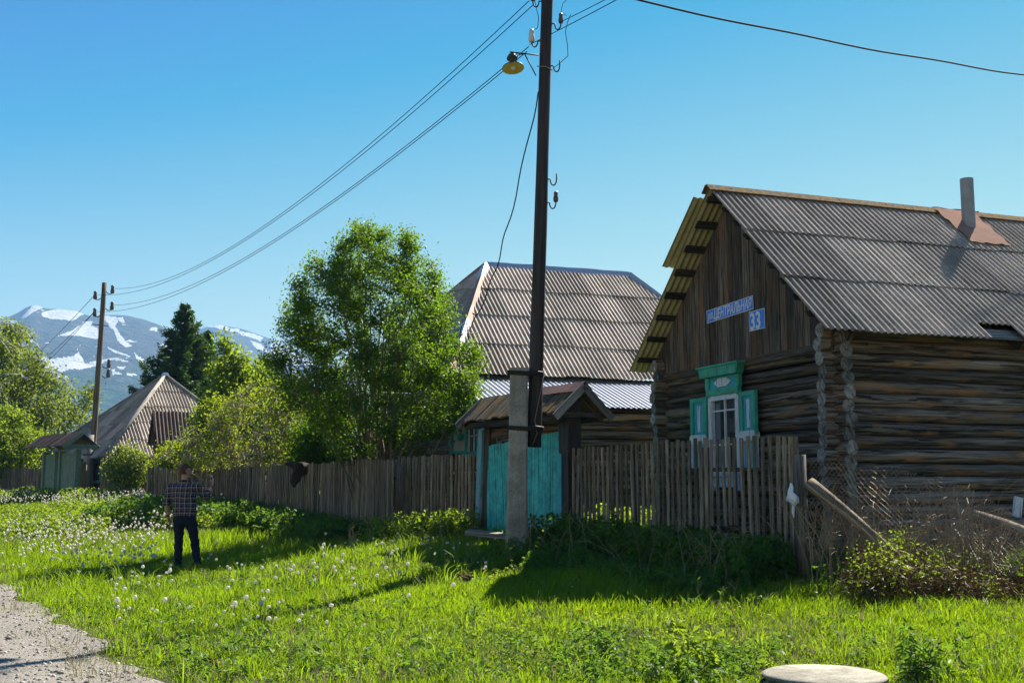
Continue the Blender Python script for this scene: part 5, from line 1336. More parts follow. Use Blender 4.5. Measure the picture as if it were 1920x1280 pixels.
tufts('grass_tufts','fine long pale green grass clumps scattered over the verge',1000,24,7.6,20,.17,.0065,.13,'grass_blade')
tufts('dry_grass','dry straw coloured blades mixed into the verge',2600,7,7.6,24,.16,.006,.16,'straw_blade',-.5)
tufts('dry_grass','yellowing short grass along the gravel edge',900,16,7.6,15,.09,.006,.12,'straw_blade',-.6)
# dry seed stalks among the grass
def weeds(name,label,P,h,lsize,mat,per=26,stem='weed_leaf',asp=.5,spread=.10,droop=.0,kind='stuff',cat='weeds',parent=None,up=.5):
    P=np.asarray(P); n=len(P); H=h*(.55+.65*RNG.random(n)); idx=np.repeat(np.arange(n),per); u=(.08+.92*RNG.random(len(idx))**.8)
    lean=RNG.normal(size=(n,2))*.18
    c=np.stack([P[idx,0]+lean[idx,0]*H[idx]*u,P[idx,1]+lean[idx,1]*H[idx]*u,P[idx,2]+H[idx]*u],-1)
    a=RNG.random(len(idx))*2*math.pi; rad=spread*(1.15-u*.75); d=np.stack([np.cos(a),np.sin(a),-.35-droop+0*a],-1)
    c=c+d*rad[:,None]; V,Fq=leaf_geo(c,lsize*(.6+.8*RNG.random(len(idx)))*(1.2-.5*u),up,asp,.3,d)
    # stems as thin triangular blades
    S0=np.stack([P[:,0],P[:,1],P[:,2]],-1); S1=S0+np.stack([lean[:,0]*H,lean[:,1]*H,H],-1); w_=.004
    SV=np.stack([S0-[w_,0,0],S0+[w_,0,0],S1],1).reshape(-1,3); SF=np.arange(n*3).reshape(n,3)+len(V)
    SV2=np.stack([S0-[0,w_,0],S0+[0,w_,0],S1],1).reshape(-1,3); SF2=np.arange(n*3).reshape(n,3)+len(V)+len(SV)
    r=np.concatenate([np.clip(RNG.random(n)[idx]*.7+.3*RNG.random(len(idx)),0,1),np.full(2*n,.2)])
    o=np_obj(name,np.concatenate([V,SV,SV2]),[Fq,SF,SF2],mat,r,parent)
    if parent is None: tag(o,label,cat,kind=kind)
    return o
def stems(name,label,pts,h,seed,n=1,mat='dry_stem',r=.0035,lean=.25):
    rr=random.Random(seed); m=MB(); o0=Vector(pts[0])
    for p in pts:
        p=Vector(p)-o0; H=h*rr.uniform(.5,1.2); a=rr.random()*6.28; l=H*rr.uniform(.0,lean)*2; q=[p+Vector((math.cos(a)*l*u*u,math.sin(a)*l*u*u,H*u))+Vector((rr.gauss(0,.01),rr.gauss(0,.01),0)) for u in (0,.3,.6,.85,1)]
        if rr.random()<.4: q[-1]+=Vector((math.cos(a)*.08,0,-.10))
        m.tube(q,[r,r,r*.8,r*.6,r*.4],3,False,None,0,0,None,False)
        for _ in range(rr.randint(1,4)):
            u=rr.uniform(.4,.9); b=p+Vector((math.cos(a)*l*u*u,math.sin(a)*l*u*u,H*u)); e=b+Vector((rr.uniform(-.14,.14),rr.uniform(-.1,.1),rr.uniform(.02,.16))); m.tube([b,(b+e)/2+Vector((0,0,.015)),e],[r*.6,r*.5,r*.3],3,False,None,0,0,None,False)
    o=m.build(name,mat); o.location=o0; tag(o,label,'dry stems',kind='stuff')
def scatter_px(n,regs,D=None):
    """random ground points inside image-plane quads (regions given as (x0,y0,x1,y1))"""
    out=[]
    for _ in range(n):
        x0,y0,x1,y1=random.choice(regs); p=ground_at(random.uniform(x0,x1),random.uniform(y0,y1)); out.append((p.x,p.y,p.z))
    return out
def band(n,pts,w0,w1,seed=0):
    """points along a polyline of (px,D), offset towards the camera side by w0..w1"""
    out=[]; P=[Vector((*XY(a,b_),0)) for a,b_ in pts]
    for _ in range(n):
        i=random.randrange(len(P)-1); t=random.random(); p=P[i].lerp(P[i+1],t); d=(P[i+1]-P[i]).normalized(); nn=Vector((-d.y,d.x,0)); nn = nn if nn.x<0 else -nn
        p=p+nn*random.uniform(w0,w1); out.append((p.x,p.y,g1(p.x,p.y)))
    return out
random.seed(42)
weeds('undergrowth','dark nettles and weeds growing along the picket fence right of the gate',band(560,[(1500,13.5),(1380,14.45),(1230,16),(1075,18)],.05,.85),.50,.10,'weed_leaf',34,spread=.11)
weeds('undergrowth','low weeds in the shade before the nettles',band(300,[(1500,13.4),(1380,14.3),(1230,15.8),(1075,17.6)],.7,1.6),.26,.08,'weed_leaf',22,spread=.09)
weeds('undergrowth','leafy weeds along the short fence panel left of the turquoise gate',band(230,[(905,20.4),(830,21.2),(745,22.2)],.1,.8),.48,.09,'weed_light',30,spread=.11)
weeds('undergrowth','tall weeds along the middle picket fences',band(520,[(700,22.8),(600,25.6),(498,28.2)],.1,1.2),.42,.10,'weed_leaf',30,spread=.13)
weeds('undergrowth','shaded nettles behind the man along the fence',band(700,[(495,28.6),(390,30.6),(274,31.8)],.2,2.2),.42,.12,'weed_leaf',30,spread=.15)
weeds('undergrowth','bright leafy weeds covering the bank left of the man',scatter_px(1000,[(150,935,330,985),(0,960,200,1005),(100,925,270,960),(270,950,420,990)]),.30,.10,'weed_light',24,spread=.14)
weeds('undergrowth','green plants at the foot of the far gate and fences',band(260,[(272,43.5),(190,45.5),(92,48),(-30,51)],.3,1.6),.48,.14,'weed_light',28,spread=.22)
weeds('undergrowth','weeds under the netting beside the fence post',[ (x,y,g1(x,y)) for x,y in [(random.uniform(3.4,6.6),random.uniform(12.6,14.6)) for _ in range(420)]],.34,.09,'weed_leaf',24,spread=.12)
mp=[]
for _ in range(520):
    px=random.uniform(1590,1990); p=pix(px,915,random.uniform(12.1,13.4)); mp.append((p.x,p.y,g1(p.x,p.y)-.03+.14*random.random(),px))
mp=[q for q in mp if fbm(np.array([q[0]*2.6]),np.array([q[1]*2.6]),5,3)[0]>-.35]
for k,(a,b_,hb,hg) in enumerate(((1590,1700,.46,.56),(1700,1800,.36,.40),(1800,1990,.25,.26))):
    q=[m_[:3] for m_ in mp if a<=m_[3]<b_]
    weeds('undergrowth','brown tangle of creeping stems on the mound, '+('nearest the leaning pole','middle stretch','low stretch at the right edge')[k],q,hb,.10,'brown_twig',52,spread=.30,asp=.10,up=.1)
    weeds('undergrowth','fresh green shoots in the brown tangle, '+('nearest the leaning pole','middle stretch','low stretch at the right edge')[k],[z for z in q if random.random()<(.75,.5,.3)[k]],hg,.045,'weed_light',26,spread=.13)
stems('dry_stems','bare brown stalks sticking out of the tangled mound',[m_[:3] for m_ in mp[::2]],.42,15,mat='brown_twig',lean=.8,r=.003)
# yard behind the fences
weeds('yard_weeds','sunlit weeds in the yard behind the picket fences',[(x,y,g1(x,y)) for x,y in [(random.uniform(-3.5,3.5),random.uniform(20.5,25)) for _ in range(500)] if x*.905*0+ (x-.1)*.88+(y-20)*.45>.3],.40,.11,'weed_light',18,spread=.14)
# low broad leaves among the grass
fp=scatter_px(1700,[(400,1150,1900,1280),(150,1100,1400,1280),(0,1000,600,1100),(600,1060,1100,1150)])
fp=[q for q in fp if q[0]>float(road_edge(q[1]))+.3 and math.hypot(q[0]-WELL[0],q[1]-WELL[1])>.6]
weeds('low_herbs','low broad leaved herbs mixed into the sunny grass',fp,.10,.045,'weed_light',16,spread=.06)
fg=scatter_px(170,[(900,1215,1500,1290),(1000,1235,1450,1300)]); fg=[q for q in fg if math.hypot(q[0]-WELL[0],q[1]-WELL[1])>.62]
weeds('front_herbs','tall leafy herbs along the bottom edge left of the well lid',fg,.24,.07,'weed_leaf',24,spread=.08,asp=.32)
weeds('undergrowth','loose leafy weeds scattered singly over the verge',[q for q in scatter_px(420,[(330,1040,1900,1280),(100,1100,900,1280)]) if q[0]>float(road_edge(q[1]))+.3 and math.hypot(q[0]-WELL[0],q[1]-WELL[1])>.65],.19,.07,'weed_leaf',20,spread=.09,asp=.36)
# individual plants one can point at
def plant(name,label,px,py,h,ls,mat,n,per,sp,asp=.4,rad=.05,up=.5):
    g=ground_at(px,py); P=[(g.x+random.gauss(0,rad),g.y+random.gauss(0,rad),g.z) for _ in range(n)]
    o=weeds(name,None,[(a-g.x,b_-g.y,c-g.z) for a,b_,c in P],h,ls,mat,per,spread=sp,asp=asp,parent=None,up=up); 
    if 'kind' in o: del o['kind']
    o.location=g; tag(o,label,'plant'); return o
plant('thistle','dark green bushy thistle plant with narrow leaves at the bottom right','',0,0,0,'x',0,0,0) if False else None
plant('thistle','dark bushy plant with narrow upright leaves at the bottom right',1745,1278,.42,.11,'weed_leaf',13,46,.09,.22,.10)
plant('nettle','tall nettle standing in the sunny grass left of the well lid',1300,1275,.52,.10,'weed_light',5,44,.09,.4,.05)
plant('mugwort','feathery dark green herb in the sunny grass at the bottom centre',1130,1240,.34,.075,'weed_leaf',9,44,.08,.3,.07)
def burdock(label,px,py,s,seed,n=11):
    rr=random.Random(seed); g=ground_at(px,py); m=MB()
    for k in range(n):
        a=rr.random()*6.28; L=s*rr.uniform(.6,1.1); W_=L*.42; el=rr.uniform(.5,1.2); d=Vector((math.cos(a),math.sin(a),0)); side=Vector((-d.y,d.x,0)); nn=7; b=len(m.v)
        for i in range(nn+1):
            u=i/nn; c=d*(L*(.25+u*.85)*math.cos(el*.6))+Vector((0,0,L*(.12+.75*math.sin(el)*u-.62*u*u))); ww=W_*math.sin(math.pi*min(.98,u*.9+.1))**.7
            for j in (-1,0,1): m.v.append(c+side*(j*ww*(1+.1*math.sin(i*2.3)))+Vector((0,0,abs(j)*.05*L+.02*math.sin(i*3+j))))
        for i in range(nn):
            for j in range(2): q=b+i*3+j; m.face([q,q+1,q+4,q+3],[(0,0)]*4,rr.random(),0,True)
        m.tube([(0,0,0),d*(L*.12)+Vector((0,0,L*.06)),m.v[b+1]],.012,4,False)
    o=m.build('burdock','weed_light' if seed%2 else 'weed_leaf'); o.location=g; tag(o,label,'plant')
burdock('large leaved burdock in sun and shade before the fence with the rag',545,992,.75,1,16)
burdock('smaller burdock at the left of the large one',508,1000,.5,3,9)
burdock('dark burdock leaves close under the fence right of the large burdock',590,975,.6,4,9)
# dry stems by the netting and in the weeds
stems('dry_stems','tangle of dry pale stalks in front of the wire netting',[(x,y,g1(x,y)) for x,y in [(random.uniform(3.3,5.6),random.uniform(12.6,13.9)) for _ in range(260)]],1.05,3,lean=.4,r=.0042)
stems('dry_stems','dry bent stalks along the netting at the right edge',[(x,y,g1(x,y)) for x,y in [(random.uniform(5,6.8),random.uniform(12.4,13.4)) for _ in range(230)]],.6,5,lean=.7,mat='dry_stem')
stems('dry_stems','dry stalks poking out of the nettles along the picket fence',band(60,[(1480,13.3),(1380,14.2),(1230,15.7),(1075,17.5)],.2,1.2),.75,4,lean=.7,r=.003)
stems('dry_stems','dry stalks in the dandelion patch left of the gate',scatter_px(38,[(760,1000,900,1060),(600,1020,760,1080)]),.5,6,r=.004,lean=.1)
stems('dry_stems','scattered dry stalks in the sunny grass',scatter_px(240,[(300,1060,1900,1270)]),.25,8,r=.0022,lean=.5)
# ---------------------------------------------------------------- dandelions
def dandelion_mesh(kind,seed):
    rr=random.Random(seed); m=MB(); H=.19; a=rr.uniform(-.05,.05)
    m.tube([(0,0,0),(a*.5,0,H*.5),(a,.0,H)],.0035,4,False,.3,0)
    if kind==0:
        n=90; 
        for i in range(n):
            z=1-2*(i+.5)/n; ph=i*2.39996; rr_=math.sqrt(1-z*z); d=Vector((rr_*math.cos(ph),rr_*math.sin(ph),z)); c=Vector((a,0,H)); t=d.cross(Vector((.3,.2,1))).normalized(); u=d.cross(t)
            R_=.022; s=.0056
            m.poly([c+d*R_-t*s,c+d*R_-u*s,c+d*R_+t*s,c+d*R_+u*s],rr.random(),1)
            if i%3==0: m.poly([c+t*.0008,c-t*.0008,c+d*R_],.2,1)
        m.lathe([(0,-.006),(.006,0),(0,.006)],(a,0,H),6,None,0)
    else:
        for i in range(26):
            ph=i*2.4; rad=.022*(1-.4*(i%3)/3); d=Vector((math.cos(ph),math.sin(ph),.35+.2*(i%3))); t=Vector((-d.y,d.x,0)); c=Vector((a,0,H)); m.poly([c-t*.003,c+d*rad-t*.004,c+d*rad+t*.004,c+t*.003],rr.random(),1)
    return m
def dandelions():
    protos=[dandelion_mesh(0,i).build('dandelion',['weed_light','puff']) for i in range(4)]; yp=[dandelion_mesh(1,9).build('dandelion',['weed_light','yellow_petal'])]
    R1=[((0,985,330,1085),92),((140,1030,330,1105),22),((200,1075,520,1180),45),((380,1000,560,1060),12),((480,1030,760,1100),38),((600,1010,760,1040),14),((400,1060,640,1190),22),((560,1100,900,1190),8),((770,1000,860,1050),12),((840,980,960,1080),8),((950,1035,980,1070),2),((1300,1120,1900,1240),20),((1320,1110,1360,1130),2),((1640,1130,1900,1180),6)]
    pts=[]
    for (x0,y0,x1,y1),n in R1:
        for _ in range(n):
            for _t in range(6):
                p=ground_at(random.uniform(x0,x1),random.uniform(y0,y1)+12)
                if p.x>float(road_edge(p.y))+.25: break
            else: continue
            pts.append(p)
    pts=pts[:272]; first={}
    grp='dandelion seed heads scattered over the verge'
    for i,p in enumerate(pts):
        k=i%4; o=protos[k] if k not in first else protos[k].copy()
        if k in first: S.collection.objects.link(o)
        first[k]=1
        s=random.uniform(.6,1.2); o.location=p; o.rotation_euler=(random.gauss(0,.12),random.gauss(0,.12),random.random()*6.28); o.scale=(s,s,s*random.uniform(.7,1.2))
        q=cam_px(p); w_='behind the man, near the weedy bank' if q[0]<330 and q[1]<1030 else 'in the thick patch left of the man' if q[0]<300 and q[1]<1100 else 'by the gravel road edge' if q[0]<330 else 'around the feet of the man' if q[0]<440 and q[1]<1100 else 'in the sunny grass right of the man' if q[0]<780 and q[1]<1110 else 'in the lower grass toward the viewer' if q[0]<780 else 'in the shade near the concrete stub' if q[0]<1000 else 'in the lit grass before the log house'
        tag(o,('tall ' if o.scale[2]>1.05 else 'short ' if o.scale[2]<.8 else '')+'white dandelion seed head '+w_,'dandelion',grp)
    for i in range(28):
        o=yp[0] if i==0 else yp[0].copy()
        if i: S.collection.objects.link(o)
        x0,y0,x1,y1=random.choice([(0,1000,300,1090),(300,1080,640,1180),(700,1010,1000,1110),(1050,1130,1350,1200),(60,1080,500,1260)])
        for _t in range(9):
            p=ground_at(random.uniform(x0,x1),random.uniform(y0,y1))
            if p.x>float(road_edge(p.y))+.3: break
        o.location=p; o.rotation_euler=(random.gauss(0,.2),random.gauss(0,.2),random.random()*6); s=random.uniform(.7,1.0); o.scale=(s,s,s)
        q=cam_px(p); tag(o,'small yellow dandelion flower '+('left of the man' if q[0]<310 else 'in the shade near the concrete stub' if 690<q[0]<1010 else 'in the lit grass before the nettles' if q[0]>1010 else 'in the sunny grass between road and gate'),'dandelion','yellow dandelion flowers in the grass')
    # the farther, smaller ones
    P=scatter_px(1400,[(0,930,270,962),(0,930,200,955),(0,985,340,1040),(40,1000,300,1080),(250,940,420,960),(180,920,270,945)]); P=[q for q in P if q[0]>float(road_edge(q[1]))+.2]
    me=[]; V=[];Fc=[];rn=[]
    oct_=np.array([(1,0,0),(0,1,0),(-1,0,0),(0,-1,0),(0,0,1),(0,0,-1)]); tr=np.array([(0,1,4),(1,2,4),(2,3,4),(3,0,4),(1,0,5),(2,1,5),(3,2,5),(0,3,5)])
    Q=np.array(P); n=len(Q); s=.028*(.7+.6*RNG.random(n)); h=.22+.18*RNG.random(n); C_=Q.copy(); C_[:,2]+=h
    V=(oct_[None]*s[:,None,None]+C_[:,None]).reshape(-1,3); Fc=(tr[None]+(np.arange(n)*6)[:,None,None]).reshape(-1,3)
    o=np_obj('distant_dandelions',V,[Fc],'puff',np.repeat(RNG.random(n),8)); tag(o,'sheet of tiny white dandelion heads in the distant meadow','dandelions',kind='stuff')
dandelions()
# ================================================================ THE MAN
simple('skin',(.42,.22,.15),.55,0,14,.1,.3,.05); simple('hair_brown',(.075,.030,.014),.7,0,60,.5,.3,.8); simple('denim',(.010,.014,.026),.85,0,20,.35,.2,.4); simple('shoe_black',(.012,.012,.013),.5,0,20,.2)
simple('band_black',(.01,.01,.01),.5); simple('device_pale',(.45,.42,.36),.4,0,10,.1)
def plaid():
    t=NT('plaid'); n=t.noise(t.coord('Object'),4,2); sx=t.n('SeparateXYZ')
    v=t.n('VectorMath',operation='ADD'); t.l(t.n('TexCoord').outputs['Object'],v.inputs[0]); v2=t.n('VectorMath',operation='SCALE'); v2.inputs['Scale'].default_value=.035
    nn=t.n('TexNoise'); nn.inputs['Scale'].default_value=4; t.l(t.n('TexCoord').outputs['Object'],nn.inputs['Vector']); t.l(nn.outputs['Color'],v2.inputs[0]); t.l(v2.outputs[0],v.inputs[1]); t.l(v.outputs[0],sx.inputs[0])
    def band(src,per,off,w): 
        f=t.math('FRACT',t.math('ADD',t.math('DIVIDE',src,per),off+20)); return t.math('LESS_THAN',f,w)
    X,Z=sx.outputs[0],sx.outputs[2]
    col=t.mix(t.math('MULTIPLY',band(X,.088,.3,.42),.6),(.016,.016,.030),(.11,.055,.028)); col=t.mix(t.math('MULTIPLY',band(Z,.088,.3,.42),.6),col,(.12,.062,.034))
    col=t.mix(t.math('MULTIPLY',band(X,.088,0,.075),.65),col,(.52,.47,.42)); col=t.mix(t.math('MULTIPLY',band(Z,.088,0,.075),.65),col,(.52,.47,.42))
    col=t.mix(t.math('MULTIPLY',band(Z,.088,.45,.07),.5),col,(.22,.25,.4)); col=t.mix(t.math('MULTIPLY',band(X,.088,.45,.06),.5),col,(.2,.24,.4))
    t.bsdf(col,.9,0,t.bump(t.noise(t.coord('Object'),9,4),.6,.03),.15)
plaid()
def remesh(mb,name,mat,parent,vox,disp=None,smooth=4):
    o=mb.build(name,mat); md=o.modifiers.new('r','REMESH'); md.mode='VOXEL'; md.voxel_size=vox; md.use_smooth_shade=True
    s=o.modifiers.new('s','SMOOTH'); s.iterations=smooth; s.factor=.5
    dg=bpy.context.evaluated_depsgraph_get(); dg.update(); me=bpy.data.meshes.new_from_object(o.evaluated_get(dg)); bpy.data.objects.remove(o)
    if disp:
        n=len(me.vertices); c=np.empty(n*3); me.vertices.foreach_get('co',c); c=c.reshape(-1,3); nr=np.empty(n*3); me.vertices.foreach_get('normal',nr); nr=nr.reshape(-1,3)
        c+=nr*disp(c)[:,None]; me.vertices.foreach_set('co',c.ravel())
    me.materials.clear(); me.materials.append(MAT[mat]); me.polygons.foreach_set('use_smooth',np.ones(len(me.polygons),bool)); me.update()
    r=bpy.data.objects.new(name,me); S.collection.objects.link(r); r.parent=parent; return r
def loft(m,rings,n=20):
    """rings (cx,cy,cz,hx,hy) closed"""
    b=len(m.v)
    for (cx,cy,cz,hx,hy) in rings:
        for k in range(n): a=2*math.pi*k/n; m.v.append(Vector((cx+math.cos(a)*hx,cy+math.sin(a)*hy,cz)))
    for i in range(len(rings)-1):
        for k in range(n): k2=(k+1)%n; m.face([b+i*n+k,b+i*n+k2,b+(i+1)*n+k2,b+(i+1)*n+k],[(0,0)]*4)
    m.face([b+k for k in range(n)][::-1],[(0,0)]*n); e=b+(len(rings)-1)*n; m.face([e+k for k in range(n)],[(0,0)]*n)
def ball(m,c,r,n=14):
    c=Vector(c); r=(r,r,r) if isinstance(r,(int,float)) else r
    loft(m,[(c.x,c.y,c.z-r[2]*math.cos(t)*-1*-1,r[0]*math.sin(t),r[1]*math.sin(t)) for t in np.linspace(.12,math.pi-.12,9)],n)
def man():
    G=pix(351,1062,20.2); g=Vector((G.x-.10,G.y,g1(G.x,G.y)-.01)); E=empty('person',g,R(-6),'man in a dark plaid shirt and jeans seen from behind, holding up a small device','person')
    SH={'l':(-.245,.0,1.40),'r':(.235,.01,1.42)}
    EL={'l':(-.305,-.02,1.13),'r':(.345,.12,1.235)}; WR={'l':(-.30,.05,.885),'r':(.375,.32,1.42)}
    HD={'l':(-.285,.07,.80),'r':(.36,.35,1.50)}
    K={'l':(-.075,.02,.50),'r':(.205,.03,.50)}; A={'l':(-.06,-.02,.09),'r':(.29,-.02,.09)}; HP={'l':(-.075,0,.88),'r':(.125,0,.88)}
    m=MB()
    # torso, neck, head
    loft(m,[(.03,0,.84,.15,.11),(.03,0,1.0,.15,.10),(.01,0,1.2,.17,.11),(0,0,1.36,.185,.11),(0,0,1.43,.15,.08),(0,.0,1.48,.075,.065),(0,.0,1.52,.058,.06),(.005,.01,1.60,.056,.06)])
    hc=Vector((.0,.015,1.685)); hx=Matrix.Rotation(R(-48),3,'Z')   # head turned to the right
    def H(p): return hc+hx@Vector(p)
    b=len(m.v); n=20; rings=[]
    for t in np.linspace(.1,math.pi-.1,13):
        z=-math.cos(t)*.118; s=math.sin(t); jaw=1 if z>-.02 else 1-.25*((-.02-z)/.1)
        for k in range(n):
            a=2*math.pi*k/n; x=math.cos(a)*.077*s*jaw; y=math.sin(a)*.096*s*(jaw if math.sin(a)<0 else 1)+ (0.006 if z<0 else 0); m.v.append(H((x,y,z)))
    for i in range(12):
        for k in range(n): k2=(k+1)%n; m.face([b+i*n+k,b+i*n+k2,b+(i+1)*n+k2,b+(i+1)*n+k],[(0,0)]*4)
    m.face([b+k for k in range(n)][::-1],[(0,0)]*n); m.face([b+12*n+k for k in range(n)],[(0,0)]*n)
    m.tube([H((0,.088,.02)),H((0,.104,-.01)),H((0,.112,-.028)),H((0,.092,-.034))],[.009,.012,.014,.010],8)   # nose
    m.tube([H((-.02,.092,-.062)),H((0,.098,-.060)),H((.02,.092,-.062))],[.006,.008,.006],6)                # lips
    m.tube([H((-.035,.082,.028)),H((0,.092,.030)),H((.035,.082,.028))],[.008,.009,.008],6)                 # brow
    m.tube([H((-.018,.085,-.10)),H((.018,.085,-.10))],[.016,.016],6)                                        # chin
    for s in (-1,1): m.tube([H((s*.078,-.005,-.03)),H((s*.088,-.012,.0)),H((s*.084,-.008,.028))],[.009,.015,.012],8)
    for s in 'lr':
        m.tube([Vector(SH[s])*.9+Vector((0,0,.14)),SH[s],Vector(SH[s]).lerp(Vector(EL[s]),.5),EL[s]],[.055,.060,.052,.044],12); ball(m,SH[s],.058); ball(m,EL[s],.043)
        m.tube([EL[s],Vector(EL[s]).lerp(Vector(WR[s]),.35),Vector(EL[s]).lerp(Vector(WR[s]),.75),WR[s],Vector(WR[s]).lerp(Vector(HD[s]),.3)],[.043,.045,.034,.027,.028],12)
        m.tube([HP[s],Vector(HP[s]).lerp(Vector(K[s]),.5),K[s],Vector(K[s]).lerp(Vector(A[s]),.35),A[s]],[.09,.078,.056,.058,.04],12)
        m.tube([Vector(A[s])+Vector((0,-.05,-.05)),Vector(A[s])+Vector((0,.15,-.055))],[.035,.03],10)
    # left hand: relaxed, half curled, palm turned to the thigh
    h=Vector(HD['l']); wv=Vector(WR['l']); d=(h-wv).normalized(); 
    loftp=[wv+d*.005,wv+d*.045,wv+d*.085]; 
    for off in (-.026,-.009,.009,.026): m.tube([wv+d*.01+Vector((0,off*.6,0)),wv+d*.05+Vector((0,off,0)),wv+d*.095+Vector((0,off,0))],[.015,.016,.0125],8)
    for i,off in enumerate((.030,.011,-.009,-.028)):
        L=(.9,1,.95,.78)[i]; k0=wv+d*.092+Vector((0,off,0)); cur=Vector((.85,.1,-.2)).normalized()
        k1=k0+(d+cur*.35).normalized()*.036*L; k2=k1+(cur+d*.25).normalized()*.026*L; k3=k2+(cur-d*.7).normalized()*.02*L
        m.tube([k0,k1,k2,k3],[.0115,.0105,.0095,.0075],8)
    t0=wv+d*.03+Vector((.008,.03,0)); m.tube([t0,t0+Vector((.016,.022,-.03)),t0+Vector((.03,.020,-.056)),t0+Vector((.038,.008,-.074))],[.014,.0135,.011,.009],8)
    # right hand: fingers closed round the upright handle
    wv=Vector(WR['r']); hp=Vector((.358,.345,1.50)); u=Vector((0,0,1)); hc2=hp
    for z_ in (-.033,-.011,.011,.033): m.tube([wv+Vector((0,.0,z_*.3)),hp+Vector((.034,-.028,z_-.008)),hp+Vector((.036,.004,z_))],[.017,.0155,.0125],8)
    for i,z_ in enumerate((.036,.013,-.010,-.031)):
        L=(.95,1,.95,.8)[i]; q=[hp+Vector((.036,.004,z_)),hp+Vector((.024,.031*L,z_)),hp+Vector((-.004,.036*L,z_)),hp+Vector((-.024,.018,z_-.003)),hp+Vector((-.022,-.001,z_-.004))]; m.tube(q,[.0115,.011,.0105,.0095,.0075],8)
    m.tube([hp+Vector((.03,-.03,-.02)),hp+Vector((.010,-.034,.010)),hp+Vector((-.010,-.026,.034)),hp+Vector((-.014,-.014,.05))],[.0145,.013,.011,.009],8)
    body=remesh(m,'body','skin',E,.0062,smooth=3)
    # hair
    m=MB(); b=0; n=24
    for t in np.linspace(.02,math.pi*.66,12):
        z=math.cos(t)*.126; s=math.sin(t)
        for k in range(n):
            a=2*math.pi*k/n; fr=max(0,math.sin(a)); q=1+.02*math.sin(7*a+t*9)+.015*math.sin(13*a)
            zz=z if not(fr>.25 and z<.05) else max(z,.055-.0*fr)
            m.v.append(H((math.cos(a)*.084*s*q, (math.sin(a)*.103*s-.002)*q-(.012 if fr>.25 and z<.05 else 0), zz+.004)))
    for i in range(11):
        for k in range(n): k2=(k+1)%n; m.face([i*n+k,(i+1)*n+k,(i+1)*n+k2,i*n+k2],[(0,0)]*4,.5,0,True)
    m.face([k for k in range(n)],[(0,0)]*n)
    hair=m.build('hair','hair_brown',E)
    # glasses
    m=MB(); 
    for s in (-1,1):
        m.tube([H((s*.034+.022*math.cos(a),.100-.006*abs(math.cos(a)),.008+.018*math.sin(a))) for a in np.linspace(0,6.283,13)],.0022,4); m.tube([H((s*.056,.094,.012)),H((s*.082,.05,.012)),H((s*.084,-.008,.008))],.0022,4)
    m.build('glasses','iron',E)
    # shirt
    m=MB(); loft(m,[(.03,0,.905,.205,.145),(.025,0,.95,.218,.15),(.015,0,1.05,.205,.148),(.005,0,1.18,.212,.145),(-.005,0,1.30,.228,.14),(-.005,0,1.385,.222,.125),(-.003,0,1.43,.17,.10),(0,0,1.47,.098,.082),(0,0,1.505,.078,.074)],28)
    for s,e in (('l',.62),('r',.55)):
        sh=Vector(SH[s]); el=Vector(EL[s]); wr=Vector(WR[s]); inn=sh*.8+Vector((0,0,.28)); inn.z=sh.z-.01; inn.x=sh.x*.6
        pts=[inn,sh,sh.lerp(el,.5),el]+([el.lerp(wr,.12)] if s=='l' else [el.lerp(wr,.22),el.lerp(wr,.42)])
        m.tube(pts,[.085,.080,.073,.066]+([.064] if s=='l' else [.064,.058]),14); ball(m,sh,.077); ball(m,el,.064)
        a=el.lerp(wr,.02 if s=='l' else .34); c=el.lerp(wr,.17 if s=='l' else .47); m.tube([a,c],[.067,.068] if s=='l' else [.062,.062],14)
    ds=lambda c: .006*np.sin(c[:,2]*38+c[:,0]*11)*np.sin(c[:,0]*17+2)+.007*np.sin(c[:,2]*60+c[:,0]*25)*(c[:,2]<1.02)+.004*np.sin(c[:,0]*55+c[:,2]*20)
    shirt=remesh(m,'shirt','plaid',E,.010,ds,3)
    m=MB(); m.tube([Vector((math.cos(a)*.082,math.sin(a)*.078+.004,1.508-.012*math.sin(a))) for a in np.linspace(0,6.2832,20)],.016,6); m.build('collar','plaid',shirt)
    # trousers
    m=MB(); loft(m,[(.025,0,.99,.165,.118),(.025,0,.93,.188,.135),(.025,.0,.85,.195,.14),(.025,0,.78,.19,.13),(.03,0,.72,.15,.10)][::-1],28)
    for s in 'lr':
        hp=Vector(HP[s]); k=Vector(K[s]); a=Vector(A[s]); m.tube([hp+Vector((0,-.015,-.02)),hp.lerp(k,.35),hp.lerp(k,.7),k,k.lerp(a,.35),k.lerp(a,.75),a+Vector((0,0,.02)),a+Vector((0,.005,-.035))],[.108,.100,.086,.076,.076,.066,.063,.070],16)
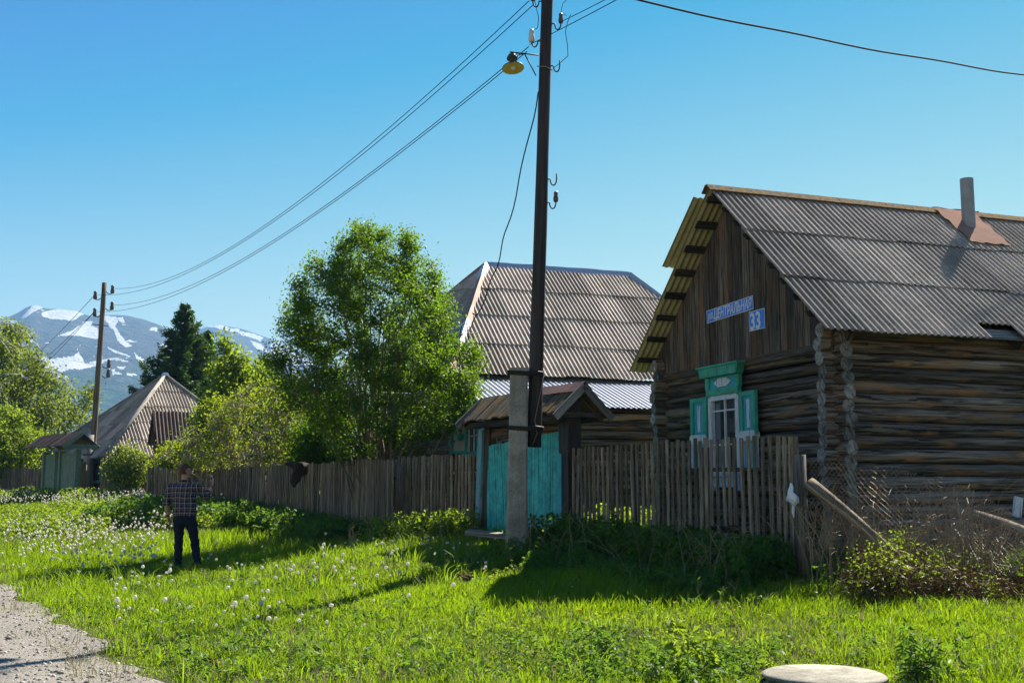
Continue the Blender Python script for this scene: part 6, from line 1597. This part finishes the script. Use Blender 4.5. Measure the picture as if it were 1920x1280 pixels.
    dj=lambda c: .005*np.sin(c[:,2]*45+c[:,0]*20)+.007*np.sin(c[:,2]*85)*(c[:,2]<.22)+.004*np.sin(c[:,2]*110+c[:,0]*40)*(abs(c[:,2]-.5)<.1)
    remesh(m,'trousers','denim',E,.010,dj,3)
    for s in 'lr':
        a=Vector(A[s]); m=MB(); m.tube([a+Vector((0,-.075,-.055)),a+Vector((0,.0,-.045)),a+Vector((0,.10,-.055)),a+Vector((0,.185,-.07))],[.04,.048,.046,.028],12); m.tube([a+Vector((0,-.05,-.03)),a+Vector((0,-.02,.02))],[.045,.044],10); remesh(m,'shoe','shoe_black',E,.010,None,2)
    w_=Vector(WR['l']); dd=(Vector(EL['l'])-w_).normalized(); m=MB(); m.tube([w_+dd*.012,w_+dd*.038],[.034,.035],14); m.build('wristband','band_black',E)
    w_=Vector(WR['r']); dd=(Vector(EL['r'])-w_).normalized(); m=MB(); m.tube([w_+dd*.012,w_+dd*.03],[.033,.034],14); m.build('wristband','band_black',E)
    # the held device: a thing of its own
    q=g+Matrix.Rotation(R(-6),3,'Z')@Vector((.358,.345,1.50)); D=empty('handheld_camera',q,R(-6),'small black handheld camera stick with a pale head in the raised hand','camera')
    m=MB(); m.tube([(0,0,-.075),(0,0,.02),(0,0,.085)],[.014,.013,.011],12); m.build('handle','band_black',D)
    m=MB(); m.box((0,0,.105),(.026,.03,.04)); m.build('camera_head','device_pale',D)
    m=MB(); m.tube([(0,0,.115),(.012,0,.135),(.004,0,.155)],[.008,.007,.010],8); m.build('lens_arm','band_black',D)
man()
# ================================================================ haze
def haze():
    m=MB(); m.box((0,2400,300),(7600,5800,680)); o=m.build('haze','dark_inside'); t=bpy.data.materials.new('haze'); t.use_nodes=True; nt=t.node_tree; nt.nodes.clear()
    out=nt.nodes.new('ShaderNodeOutputMaterial'); v=nt.nodes.new('ShaderNodeVolumePrincipled'); v.inputs['Color'].default_value=(.26,.57,1,1); v.inputs['Density'].default_value=.00019; v.inputs['Anisotropy'].default_value=.0
    nt.links.new(v.outputs[0],out.inputs['Volume']); o.data.materials.clear(); o.data.materials.append(t); o['kind']='stuff'; o['label']='thin blue air between here and the mountains'; o['category']='haze'
haze()
